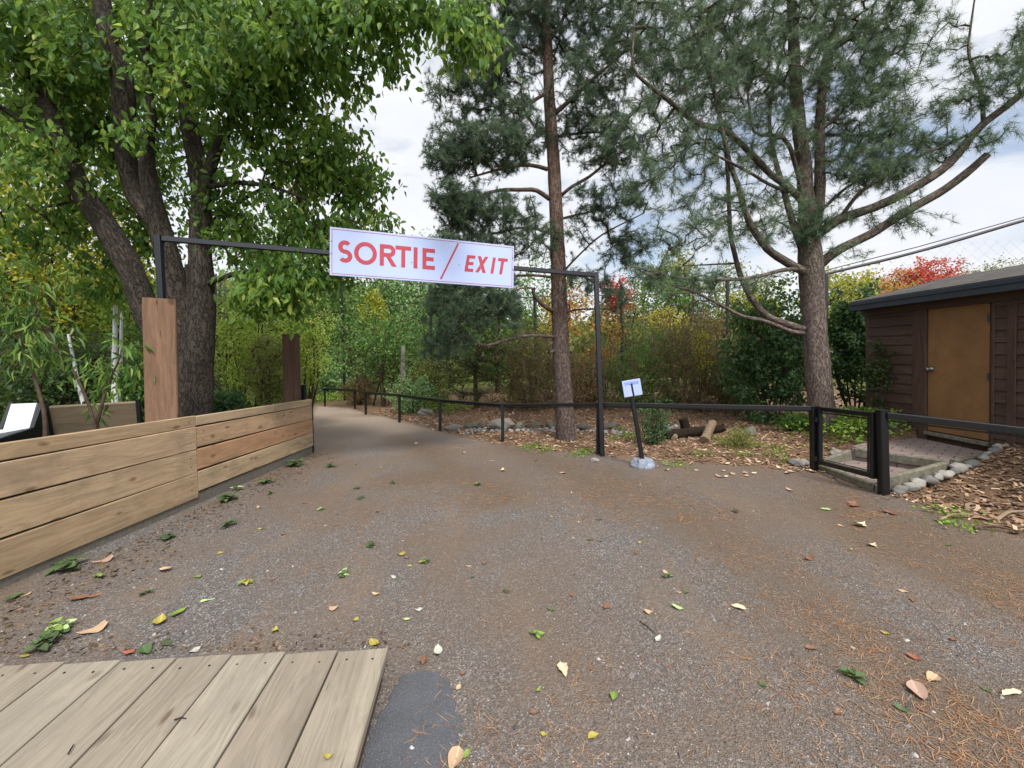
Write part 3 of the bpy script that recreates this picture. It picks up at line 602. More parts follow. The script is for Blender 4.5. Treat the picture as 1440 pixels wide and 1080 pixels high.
# ================================================================ leaning sign
sb = GH(904, 656); st = D(886, 541, sb[1]-.02); s0 = sb+np.array([0, 0, .10])
root = empty('leaning_sign', sb, 'small white square sign lettered ZOOTIQUE on a leaning black post in a concrete foot', 'sign')
mb = MB(); n_ = 12; th = np.arange(n_)/n_*2*np.pi; prof = [(.165, 0), (.17, .03), (.155, .08), (.135, .115), (.12, .125), (.06, .125)]
rings = []
for r_, z_ in prof:
    k_ = np.where(np.arange(n_) % 3 == 0, .68, 1.) if z_ > .03 else 1.
    rings.append(np.c_[sb[0]+r_*k_*np.cos(th+.4), sb[1]+r_*k_*np.sin(th+.4), np.full(n_, sb[2]+z_-.01)])
V = np.vstack(rings); i = np.arange(len(prof)-1)[:, None]*n_; j = np.arange(n_)[None]; k_ = (j+1) % n_
mb.add(V, np.stack([i+j, i+k_, i+n_+k_, i+n_+j], -1).reshape(-1, 4)); mb.poly(V[-n_:]); mb.build('concrete_foot', M_conc, root)
mb = MB(); bar(mb, s0-[0, 0, .06], st, .055, .05, up=(0, 1, 0), ch=.006); mb.build('post', M_gate, root)
lu = nrm(st-s0); lx = nrm(np.cross([0, -1, 0], lu)); lx = lx if lx[0] > 0 else -lx; ln = np.array([0, -1., 0]); ln = nrm(ln-lu*ln.dot(lu)+np.array([-.1, 0, 0])); lx = nrm(np.cross(lu, ln)); lx = lx if lx[0] > 0 else -lx
bc = D(889, 545.5, sb[1]-.06); Wb = 25/FPX*sb[1]; Hb = 23/FPX*sb[1]
lu2 = nrm(lu+lx*(-.02)); 
def L3(x, y, z=0.): return bc+lx*x+lu2*y+ln*z
mb = MB(); bar(mb, L3(-Wb/2, 0), L3(Wb/2, 0), .008, Hb, up=lu2, ch=.002); mb.build('board', M_signw, root)
mb = MB(); 
for q in ([(-.012, -Hb/2+.0), (.012, -Hb/2+.0), (.012, .045), (-.012, .045)], [(-.02, .045), (.02, .045), (0, .075)]): quad(mb, q, .0055, L3)
mb.build('arrow_mark', M_gate, root)
cu = bpy.data.curves.new('txt', 'FONT'); cu.body = 'ZOOTIQUE'; cu.size = .05; cu.align_x = 'CENTER'; cu.offset = .0008
ob = bpy.data.objects.new('txt', cu); COL.objects.link(ob); bpy.context.view_layer.update(); me = ob.evaluated_get(bpy.context.evaluated_depsgraph_get()).to_mesh()
V = np.array([v.co[:] for v in me.vertices]); mb = MB(); W_ = np.array([L3(a*Wb/.33, b+.05, .0058) for a, b, _ in V])
for p in me.polygons: mb.N.append(np.array(p.vertices)[::1]+0)
mb.V.append(W_); mb.U.append(W_); mb.Rn.append(np.zeros(len(W_))); mb.n = len(W_); ob.to_mesh_clear(); bpy.data.objects.remove(ob); bpy.data.curves.remove(cu)
mb.build('lettering', M_blue, root)
# ================================================================ shed
SX = 6.12; FZ = .33
def onwall(u, v): d = ray(u, v); return CAM+d*(SX/d[0])
root = empty('storage_shed', (SX, 5.2, 0.1), 'dark brown clapboard shed with a tan door and low grey shingle roof', 'shed')
Y1 = onwall(1222, 520)[1]; yA = onwall(1285, 520)[1]; yB = onwall(1305, 520)[1]; yC = onwall(1392, 520)[1]; yD = onwall(1401, 520)[1]; yE = onwall(1418, 520)[1]; yF = onwall(1432, 520)[1]
EZ = 2.24; Yend = 2.6; XB = 8.9
print('shed', Y1, yA, yB, yC, yD, yE, yF)
def siding(ya, yb, za=.12, zb=EZ, x=SX, n=None):
    mb = MB(); hgt = .152; z = za
    while z < zb-.01:
        z2 = min(z+hgt, zb); p = np.array([[x-.024, ya, z], [x-.024, yb, z], [x-.006, yb, z2], [x-.006, ya, z2], [x+.03, ya, z], [x+.03, yb, z]]); r_ = random.random()
        U = np.array([[ya, 0, z], [yb, 0, z], [yb, 0, z2], [ya, 0, z2], [ya, .03, z], [yb, .03, z]])+r_*31
        mb.add(p, [[0, 1, 2, 3], [0, 4, 5, 1]], U, r_); z += hgt
    return mb
siding(yA, Y1).build('clapboard_wall', M_shed, root); siding(yE, yD).build('clapboard_wall', M_shed, root); siding(Yend, yF).build('clapboard_wall', M_shed, root)
mb = MB(); bar(mb, [(SX+XB)/2+.02, Y1, 1.2], [(SX+XB)/2+.02, Yend, 1.2], XB-SX-.02, 2.06, ch=.01, r=.4)
for k, (xa, xb) in enumerate(((SX+.03, XB),)):
    V = np.array([[xa, Y1, 2.23], [xb, Y1, 2.23], [(xa+xb)/2, Y1, 2.60], [xa, Yend, 2.23], [xb, Yend, 2.23], [(xa+xb)/2, Yend, 2.60]]); mb.add(V, [[0, 1, 2], [3, 5, 4]])
mb.build('shed_body', M_shed, root)
for (a, b_, t_) in ((yB+.004, yA-.004, .05), (yD+.002, yC-.035, .045), (yF+.003, yE-.003, .05), (Y1-.03, Y1+.05, .03)):
    mb = MB(); bar(mb, [SX-.006, (a+b_)/2, .12], [SX-.006, (a+b_)/2, EZ-.02], abs(b_-a), t_, up=(1, 0, 0), ch=.006); mb.build('trim_board', M_shed, root)
mb = MB(); bar(mb, [SX+.012, yC+.004, (FZ+2.24)/2+.01], [SX+.012, yB-.004, (FZ+2.24)/2+.01], .03, 2.24-FZ-.06, ch=.004); dr = mb.build('door', M_door, root)
kb = onwall(1311, 519); mb = MB(); tube(mb, [kb+[.01, 0, 0], kb+[-.03, 0, 0], kb+[-.035, 0, 0], kb+[-.05, 0, 0], kb+[-.08, 0, 0], kb+[-.09, 0, 0]], [.032, .032, .012, .012, .03, .018], 12)
kn = mb.build('door_handle', M_bolt, root, smooth=True); kn.parent = dr
mb = MB(); tube(mb, [kb+[-.062, 0, 0], kb+[-.062, -.1, 0]], [.011, .008], 8); kn2 = mb.build('door_lever', M_bolt, root); kn2.parent = dr
for zz in (.55, 1.2, 1.95):
    mb = MB(); bar(mb, [SX-.006, yC+.012, zz-.05], [SX-.006, yC+.012, zz+.05], .03, .012, up=(1, 0, 0), ch=.003); hg = mb.build('hinge', M_fascia, root); hg.parent = dr
mb = MB(); bar(mb, [SX-.01, yC-.02, FZ-.0], [SX-.01, yB+.02, FZ-.0], .07, .05, r=.3); mb.build('threshold', M_kerb, root)
for zz in (2.215,):
    mb = MB(); bar(mb, [SX-.015, Yend, zz], [SX-.015, Y1+.1, zz], .06, .14, r=.4); mb.build('top_plate', M_shed, root)
# roof
ex = SX-.23; xr = (SX+XB)/2; zr = 2.78; ez = 2.36; mb = MB()
def slab(a, b_, c, d, th):
    a, b_, c, d = map(np.array, (a, b_, c, d)); n_ = nrm(np.cross(b_-a, d-a)); n_ = n_ if n_[2] > 0 else -n_; V = np.array([a, b_, c, d, a-n_*th, b_-n_*th, c-n_*th, d-n_*th])
    return V, [[0, 1, 2, 3], [7, 6, 5, 4], [0, 4, 5, 1], [1, 5, 6, 2], [2, 6, 7, 3], [3, 7, 4, 0]]
V, F_ = slab([ex-.02, Yend-.3, ez+.04], [ex-.02, Y1+.12, ez+.04], [xr, Y1+.12, zr], [xr, Yend-.3, zr], .03); mb.add(V, F_)
V, F_ = slab([2*xr-ex+.02, Yend-.3, ez+.04], [2*xr-ex+.02, Y1+.12, ez+.04], [xr, Y1+.12, zr], [xr, Yend-.3, zr], .03); mb.add(V, F_)
mb.build('roof', M_roof, root)
mb = MB(); bar(mb, [ex, Yend-.3, ez-.05], [ex, Y1+.10, ez-.05], .03, .14, ch=.004); bar(mb, [ex-.018, Yend-.3, ez-.005], [ex-.018, Y1+.10, ez-.005], .025, .06, ch=.004)
bar(mb, [ex+.02, Y1+.10, ez-.06], [xr, Y1+.10, zr-.10], .03, .13, ch=.004); mb.build('fascia', M_fascia, root)
mb = MB(); V, F_ = slab([ex+.016, Yend-.25, ez-.1], [ex+.016, Y1+.09, ez-.1], [SX+.02, Y1+.09, ez-.098], [SX+.02, Yend-.25, ez-.098], .012); mb.add(V, F_); mb.build('soffit', M_shed, root)
# ================================================================ paved walk
A = GH(1153, 661); B = GH(1234, 692); A[2] = B[2] = .035
LL = np.array([4.62, 5.80, 0]); RR = np.array([5.16, 5.02, 0]); BL = np.array([SX-.05, 6.62, 0]); BR = np.array([SX-.05, 5.36, 0]); print('gate pad', A, B)
root = empty('paved_walk', (4.8, 5.4, 0), 'reddish interlocking brick walk with one step leading from the gate to the shed door', 'walkway')
def slabz(poly, z, zb):
    P = np.array(poly)[:, :2]; n_ = len(P); V = np.vstack([np.c_[P, np.full(n_, z)], np.c_[P, np.full(n_, zb)]]); mb = MB(); mb.poly(V[:n_]); k_ = np.arange(n_); mb.add(V, np.stack([k_, (k_+1) % n_, n_+(k_+1) % n_, n_+k_], 1)); return mb
def setz(p, z): return np.array([p[0], p[1], z])
slabz([A, B, RR, LL], .075, -.1).build('lower_paving', M_paver, root); slabz([LL, RR, BR, BL], .235, -.1).build('upper_paving', M_paver, root)
for nm, p, q, z, w, hgt in (('kerb', A, B, .03, .06, .11), ('kerb', LL, RR, .18, .06, .125), ('kerb', B, RR, .08, .06, .16), ('kerb', A, LL, .06, .06, .16), ('kerb', RR, BR, .19, .06, .12), ('kerb', LL, BL, .19, .06, .12)):
    d_ = nrm(setz(q, 0)-setz(p, 0)); mb = MB(); z2 = z+(.08 if nm == 'kerb' and (p is B or (p is A and q is LL)) else 0); bar(mb, setz(p, z+.005)+d_*.05, setz(q, z2+.005)-d_*.05, w, hgt, ch=.015); mb.build(nm, M_kerb, root)
# ================================================================ stones, logs
def stone(u, v, wpx, hpx, label, seed, group=None, cat='stone', mat=None, name='field_stone', r=None, dz=.0, rot=None, asp=.8):
    c = GH(u, v); s_ = c[1]/FPX; mb = MB(); sx_, sz_ = wpx*s_/2, hpx*s_/2
    rock(mb, c+[0, sx_*asp*.6, sz_*.55+dz], sx_*1.2, sx_*asp*1.2, sz_*1.35, (seed*1.7) % .8 if rot is None else rot, r, seed, 3)
    return tag(mb.build(name, mat or M_stone, loc=c), label, cat, group)
SG = 'stones edging the planting bed'
stone(707, 605, 36, 17, 'large squared grey stone directly behind the railing post, biggest in the border row', 1, SG, r=.38, rot=0.)
stone(638, 605, 22, 9, 'rounded tan boulder at the left end of the stone border beside the railing', 2, SG, r=.35)
stone(662, 601, 20, 7, 'low grey stone just right of the tan boulder in the stone border', 3, SG, r=.7)
stone(677, 602, 16, 8, 'small dark stone immediately left of the big squared stone', 4, SG, r=.62)
stone(731, 603, 14, 10, 'pale upright stone immediately right of the big squared stone', 5, SG, r=.2)
stone(751, 602, 24, 9, 'flat mossy green-tinged stone left of the reddish pine trunk', 6, SG, r=.05, rot=.0)
stone(776, 602, 18, 10, 'grey stone touching the left side of the reddish pine trunk', 7, SG, r=.6)
stone(822, 605, 22, 10, 'dark rounded stone just right of the reddish pine trunk', 8, SG, r=.65)
stone(862, 603, 26, 8, 'flat grey stone right of the tall frame leg in the border row', 9, SG, r=.6)
stone(1058, 612, 17, 13, 'pale angular grey rock behind the small heath shrub', 10, None, r=.25, cat='rock')
stone(837, 649, 12, 5, 'small pale stone at the foot of the tall frame leg', 11, None, r=.9)
stone(1126, 655, 26, 10, 'pale grey stone beside the gate hinge post', 12, None, r=.9)
stone(598, 583, 24, 10, 'pale grey boulder behind the leafy rounded shrub at the far railing', 14, None, r=.9)
M_cob = mat_rnd('pale_cobble', [(96, 94, 90), (124, 121, 116), (156, 152, 145)], .85, 14., .6, bd=.015)
E1 = 'pale cobbles edging the right side of the paved walk'
line = [B[:2], RR[:2], BR[:2]]; ln_ = [np.array(q) for q in line]; s1 = np.linalg.norm(ln_[1]-ln_[0]); s2 = np.linalg.norm(ln_[2]-ln_[1]); tot = s1+s2; pos_ = .12; k = 0
while pos_ < tot:
    sz_ = rng.uniform(.04, .085)
    if pos_ < s1: q = ln_[0]+(ln_[1]-ln_[0])*pos_/s1; dr_ = ln_[1]-ln_[0]
    else: q = ln_[1]+(ln_[2]-ln_[1])*(pos_-s1)/s2; dr_ = ln_[2]-ln_[1]
    dr_ = dr_/np.linalg.norm(dr_); q = q+np.array([dr_[1], -dr_[0]])*(.10+rng.uniform(-.01, .04)); z = max(Hz(*q), .06+.14*min(1, pos_/s1)-.02); c = np.array([q[0], q[1], z]); mb = MB()
    rock(mb, c+[0, 0, sz_*.05], sz_*1.3, sz_*1.0, sz_*.8, math.atan2(dr_[1], dr_[0]), [.35, .95, .9, .3, .85, .98][k % 6], 40+k, 3)
    tag(mb.build('cobble', M_cob, loc=c, smooth=True), ['dark grey angular cobble nearest the black gate post', 'bright pale cobble second from the gate post along the paved walk'][k] if k < 2 else 'pale rounded cobble in the row bordering the right edge of the paved walk', 'cobble', E1); pos_ += sz_*2.15; k += 1
for k, (u, v, w, h_, l_) in enumerate([(1182, 642, 24, 10, 'flat grey stone at the left edge of the paved walk'), (1208, 631, 16, 8, 'small pale stone left of the step of the paved walk'), (1260, 604, 14, 7, 'small white stone at the far left corner of the paved walk')]):
    stone(u, v, w, h_, l_, 60+k, None, r=.9)
mb = MB()
for k in range(170):
    f = rng.random(); u = 655+f*235; v = 606+rng.normal()*1.6+(f > .8)*2; c = GH(u, v); s_ = rng.uniform(.025, .05); rock(mb, c+[0, 0, .015], s_, s_, s_*.7, rng.random()*3, None, k, 1)
for k in range(30):
    u = rng.uniform(925, 960); v = 603+rng.normal()*3; c = GH(u, v); s_ = rng.uniform(.03, .07); rock(mb, c+[0, 0, .015], s_, s_, s_*.7, rng.random()*3, None, k, 1)
tag(mb.build('river_pebbles', M_peb, smooth=True), 'band of grey river pebbles in front of the border stones', kind='stuff')
def logo(name, pts, rad, mat, label, cat):
    n_ = len(pts); rr_ = np.interp(np.linspace(0, 1, n_), np.linspace(0, 1, len(rad)), rad); P = smoothpath([list(p)+[r_] for p, r_ in zip(pts, rr_)], .08)
    mb = MB(); tube(mb, P[:, :3], P[:, 3], 10, .22); return tag(mb.build(name, mat, loc=pts[0]), label, cat)
c = GH(966, 612); logo('charred_stump', [c+[0, .1, -.05], c+[.01, .1, .14], c+[-.03, .1, .30]], [.11, .10, .085], M_char, 'short upright charred black stump among the logs in the bed', 'stump')
a, b_ = GH(934, 617), GH(1024, 610); logo('fallen_log', [a+[0, 0, .06], (a+b_)/2+[0, 0, .09], b_+[0, .2, .07]], [.10, .07], M_char, 'dark fallen log lying behind the leaning pale log', 'log')
a = GH(990, 624); b_ = D(1002, 595, a[1]+.45); logo('leaning_log', [a+[0, 0, .06], (a+b_)/2+[0, 0, .03], b_], [.075, .07], M_log, 'pale cut log propped on the dark fallen log', 'log')
a, b_ = GH(948, 620), D(952, 606, GH(950, 612)[1]); logo('broken_stick', [a+[0, 0, .03], b_], [.05, .035], M_log, 'short grey branch stub leaning at the left end of the dark log', 'stick')
for k, (p0, p1, r_, l_) in enumerate([((1320, 735), (1375, 728), .012, 'long thin grey twig on the mulch nearest the gate post'), ((1370, 745), (1440, 752), .014, 'curved brown twig at the right edge of the mulch bed'), ((1360, 722), (1372, 712), .02, 'short pale forked stick on the mulch in front of the shed'), ((1400, 735), (1452, 722), .016, 'pale stick near the right edge of the photo on the mulch'), ((1020, 610), (1052, 598), .02, 'bent grey stick behind the heath shrub')]):
    a, b_ = GH(*p0), GH(*p1); mb = MB(); pt = smoothpath([list(a+[0, 0, .02])+[r_], list((a+b_)/2+[0, .04, .04])+[r_*.8], list(b_+[0, 0, .02])+[r_*.4]], .05); tube(mb, pt[:, :3], pt[:, 3], 6, .3, r=rng.random()); tag(mb.build('twig', M_stick, loc=a), l_, 'twig')
# ================================================================ deck
dn = G(548, 912, .14)
root = empty('plank_deck', (-1.9, 1.6, 0), 'weathered wooden plank deck corner in the near left of the path', 'deck')
pd = nrm(np.array([-.095, 1., 0]))  # plank direction
e0 = G(0, 935, .14); e1_ = G(546, 912, .14); ed = nrm(e1_-e0); wd = []
seams = [546, 475, 401, 325, 248, 170, 90, 5, -85, -180]; ps = [e1_-0*ed]
for u in seams[1:]:
    best = min(np.linspace(-.5, 4, 3001), key=lambda f: abs(720+FPX*((e1_-ed*f)-CAM).dot(RT)/((e1_-ed*f)-CAM).dot(FW)-u)); ps.append(e1_-ed*best)
for k in range(len(ps)-1):
    a = (ps[k]+ps[k+1])/2; w = np.linalg.norm(ps[k]-ps[k+1])*abs(np.cross(ed, pd)[2])-.009; e_ = rng.uniform(-.006, .006); zz = rng.uniform(-.0015, .0015)
    mb = MB(); bar(mb, a-pd*1.9-[0, 0, .022-zz], a+pd*e_-[0, 0, .022-zz], w, .042, ch=.004, r=(k*.37) % 1); mb.build('plank', M_deck, root)
for k in range(len(ps)-1):
    for f in (.25, .75):
        for bk in (.07, 1.02):
            a = ps[k]*(1-f)+ps[k+1]*f-pd*(bk+random.uniform(-.006, .006)); mb = MB(); tube(mb, [a-[0, 0, .003], a+[0, 0, .0008]], .0052, 8); mb.build('screw', M_char, root)
mb = MB(); bar(mb, ps[0]-ed*.05-pd*1.9-[0, 0, .1], ps[0]-ed*.05-pd*.04-[0, 0, .1], .05, .11, r=.3); bar(mb, ps[-1]-pd*.08-[0, 0, .1], ps[0]-ed*.08-pd*.08-[0, 0, .1], .04, .11, r=.5); mb.build('joist_frame', M_oldpost, root)
# ================================================================ benches behind the wall
def bench(name, P, ax, label, wl, m_back, m_side, tilt=.35, Hh=.55, zs=.5):
    """P: seat rear left corner on the ground; ax: along the bench"""
    ax = nrm(np.array([*ax, 0.])); f = np.array([ax[1], -ax[0], 0.]); root = empty(name, P, label, 'bench')
    z = np.array([0, 0, 1.]); u_ = nrm(z*math.cos(tilt)-f*math.sin(tilt)); b0 = P+z*zs
    mb = MB(); bar(mb, b0+u_*Hh/2, b0+ax*wl+u_*Hh/2, .05, Hh, up=u_, r=.4, ch=.01); mb.build('backrest', m_back, root)
    mb = MB(); bar(mb, b0+f*.28, b0+ax*wl+f*.28, .5, .05, r=.6, ch=.01); mb.build('seat', m_back, root)
    for e in (-.03, wl+.03):
        mb = MB(); q = P+ax*e; pl = [q+z*0-f*.12, q+f*.5, q+f*.52+z*zs*.95, q+f*.02+z*(zs+.03), q+u_*(Hh+.03)+z*zs+f*.0, q+u_*(Hh+.03)+z*zs-f*.07, q+z*zs*.6-f*.1]
        n_ = len(pl); mb.poly(np.array(pl)-ax*.02); mb.poly((np.array(pl)+ax*.02)[::-1]); V = np.vstack([np.array(pl)-ax*.02, np.array(pl)+ax*.02]); i = np.arange(n_); mb.add(V, np.stack([i, (i+1) % n_, n_+(i+1) % n_, n_+i], 1)); mb.build('side_panel', m_side, root)
q = D(203, 580, 5.9); q0 = D(118, 590, 5.1); ax = (q0-q)[:2]
bench('garden_bench', np.array([q[0]+.05, 5.75, .05]), (-1., -.62), 'bench of grey boards with black ends seen from behind, next to the thick wooden post', .80, M_bench, M_rubber, .33, .44, .62)
bench('garden_bench', D(6, 600, 5.5)*[1, 1, 0]+[0, 0, .05], (1., .25), 'white bench with black side panels at the far left behind the wall', .27, M_white, M_rubber, .4, .36, .70)
# ================================================================ trees
def limb(rows, step=.12):
    return smoothpath([list(D(u, v, Y))+[r_] for u, v, Y, r_ in rows], step)
def add_limbs(mb, limbs, sides=12, rough=.12, r=.5):
    for L in limbs: tube(mb, L[:, :3], L[:, 3], sides if L[:, 3].max() > .05 else 7, rough, r)
def path_nodes(limbs): return np.concatenate([L[:, :3] for L in limbs])
def twigs(mb, strands, sides=5):
    for p, r_ in strands: tube(mb, p, r_, 6 if r_[0] > .012 else 4 if r_[0] > .006 else 3, 0., .5, False)
M_barkL = mat_bark('grey_brown_bark', (46, 41, 37), (84, 76, 68), crack=(26, 26, 5.))
M_barkP = mat_bark('scots_pine_bark', (74, 62, 58), (128, 112, 104), ((90, 74, 66), (126, 104, 92)), (2.3, 3.8), crack=(34, 34, 7))
M_barkW = mat_bark('white_pine_bark', (78, 68, 64), (134, 120, 112), ((80, 72, 64), (114, 104, 92)), (2.6, 3.6), crack=(30, 30, 6.))
M_branch = mat_plain('thin_branch', (74, 62, 52), .9, .2, .1, 0, 30, .4)
# ---- big broadleaf tree at left
Lb = [[(272, 640, 5.9, .27), (270, 585, 5.9, .245), (268, 530, 5.9, .225), (268, 480, 5.9, .215), (266, 440, 5.9, .18), (266, 400, 5.9, .12), (265, 372, 5.9, .03)],
      [(268, 600, 5.87, .2), (266, 530, 5.87, .18), (264, 470, 5.85, .165), (250, 420, 5.8, .15), (238, 370, 5.7, .135), (223, 315, 5.6, .12), (208, 245, 5.5, .09), (207, 200, 5.4, .07), (214, 165, 5.3, .05), (205, 90, 5.2, .04), (210, 10, 5.2, .03), (215, -80, 5.2, .02)],
      [(225, 322, 5.65, .1), (190, 277, 5.7, .095), (178, 222, 5.6, .11), (175, 170, 5.4, .115), (172, 111, 5.3, .11), (156, 60, 5.2, .10), (144, 5, 5.2, .09), (135, -80, 5.2, .07), (120, -180, 5.2, .04)],
      [(266, 620, 5.95, .17), (262, 560, 6., .16), (238, 500, 6., .15), (207, 443, 6., .155), (187, 388, 5.9, .15), (155, 328, 5.8, .14), (122, 278, 5.7, .13), (98, 232, 5.6, .115), (76, 170, 5.5, .09), (45, 115, 5.4, .075), (8, 50, 5.3, .06), (-40, -30, 5.2, .04)],
      [(274, 630, 5.88, .2), (277, 570, 5.87, .19), (280, 500, 5.85, .18), (284, 440, 5.85, .165), (283, 380, 5.8, .145), (281, 330, 5.8, .125), (283, 280, 5.8, .115), (277, 230, 5.8, .11), (266, 170, 5.8, .105), (262, 120, 5.8, .095), (248, 60, 5.8, .075), (239, 0, 5.8, .06), (230, -90, 5.8, .045)],
      [(284, 270, 5.8, .08), (300, 222, 5.75, .07), (318, 185, 5.7, .06), (336, 140, 5.6, .05), (365, 60, 5.5, .04), (395, -20, 5.4, .03)],
      [(290, 264, 5.8, .04), (330, 257, 5.7, .033), (380, 262, 5.6, .025), (430, 280, 5.5, .015)],
      [(285, 402, 5.8, .035), (330, 385, 5.6, .03), (375, 378, 5.4, .02), (430, 372, 5.3, .012)],
      [(268, 110, 5.8, .05), (320, 70, 5.5, .045), (400, 30, 5.2, .04), (500, 5, 4.9, .03), (600, 18, 4.7, .02), (650, 50, 4.6, .012)],
      [(282, 330, 5.8, .04), (300, 310, 6.3, .035), (360, 270, 6.8, .03), (440, 240, 6.8, .025), (500, 250, 6.7, .015)],
      [(98, 232, 5.6, .05), (60, 195, 5.4, .04), (0, 150, 5.2, .03), (-60, 140, 4.8, .02)]]
Lb = [limb(x) for x in Lb]
root = empty('broadleaf_tree', [*D(270, 600, 5.9)[:2], 0], 'large multi-stemmed broadleaf tree with dark bark and green leaves behind the thick wooden post', 'tree')
mb = MB(); add_limbs(mb, Lb); mb.build('trunk', M_barkL, root, smooth=True)
bl_ = [(40, 30, 5.2, 90, 70, 1.2, 150), (130, 50, 6.2, 100, 90, .9, 150), (230, 40, 6.5, 100, 80, .9, 150), (330, 40, 5.8, 90, 80, 1.2, 160), (420, 30, 5.3, 90, 60, 1.1, 140), (500, 25, 5., 70, 45, .8, 90), (575, 8, 4.8, 60, 26, .5, 50), (650, 35, 4.6, 36, 50, .3, 40),
      (672, 78, 4.5, 18, 26, .2, 14), (400, 120, 5.6, 90, 70, 1.2, 150), (440, 185, 6., 90, 70, 1., 80), (480, 240, 6.2, 70, 48, .8, 100), (370, 210, 6., 90, 70, 1.2, 68), (430, 270, 6., 80, 50, 1., 55), (50, 150, 5.8, 80, 70, 1., 110), (60, 230, 5.4, 70, 50, 1.1, 60),
      (130, 170, 6.4, 60, 50, .6, 60), (235, 140, 6.6, 70, 60, .6, 80), (320, 130, 5.4, 60, 50, .8, 60), (225, 110, 5., 34, 30, .3, 12), (180, 190, 5., 30, 26, .2, 9), (215, 30, 4.9, 50, 24, .3, 14), (90, 60, 4.9, 50, 40, .4, 24), (340, 330, 6.3, 60, 60, .9, 55), (420, 345, 6., 90, 40, .8, 55), (500, 325, 6.3, 70, 32, .7, 60), (375, 410, 5.4, 60, 36, .5, 60), (440, 395, 5.5, 40, 40, .4, 30), (400, 430, 5.6, 40, 20, .3, 20),
      (150, 400, 6.6, 60, 50, .5, 40), (60, 330, 6.2, 80, 50, .8, 60), (500, 120, 5.4, 46, 30, .4, 16), (545, 85, 5., 26, 25, .3, 14), (350, 20, 4.2, 170, 36, .6, 60), (180, -60, 5.2, 320, 60, 1.5, 160), (315, 300, 6.2, 40, 50, .6, 40), (200, 330, 7.2, 60, 60, .6, 60), (215, 230, 7.4, 70, 60, .6, 90), (60, 180, 7.2, 90, 80, .7, 100), (150, 110, 7.4, 120, 70, .6, 120), (300, 200, 7.4, 50, 50, .5, 40)]
bl = [(*q[:6], max(3, int(q[6]*.62))) for q in bl_]; T = blob_pts(bl); st, dr_ = grow(path_nodes(Lb[1:]), T, .35, .0035, .05, .16, .03)
mb = MB(); twigs(mb, st); mb.build('twigs', M_branch, root)
def leafspray(C, dr, k, sp, L, droop=.9, simple=False, wid=1.):
    n = len(C)*k; c = np.repeat(C, k, 0); d0 = np.repeat(dr, k, 0); q = c-d0*rng.random((n, 1))*sp*1.3+rng.normal(size=(n, 3))*sp*.5
    d = nrm(d0*.35+rng.normal(size=(n, 3))*.5+np.array([0, 0, -droop])); hint = nrm(np.c_[rng.normal(size=(n, 2)), np.abs(rng.normal(size=n))*.7])
    return q, d, rng.uniform(.65, 1.15, n)*L, hint
mb = MB(); q, d, L_, hi = leafspray(T, dr_, 24, .20, .108); rvl = np.clip(np.repeat(rng.random(len(T)), 24)*.6+rng.random(len(q))*.55-.1, 0, 1); leaves(mb, q, d, L_, .95, False, hi, rvl)
M_leafL = mat_leaf('broadleaf_green', [(50, 82, 38), (76, 112, 46), (106, 142, 56), (136, 164, 68), (180, 190, 88)], .58, .45)
mb.build('crown', M_leafL, root)
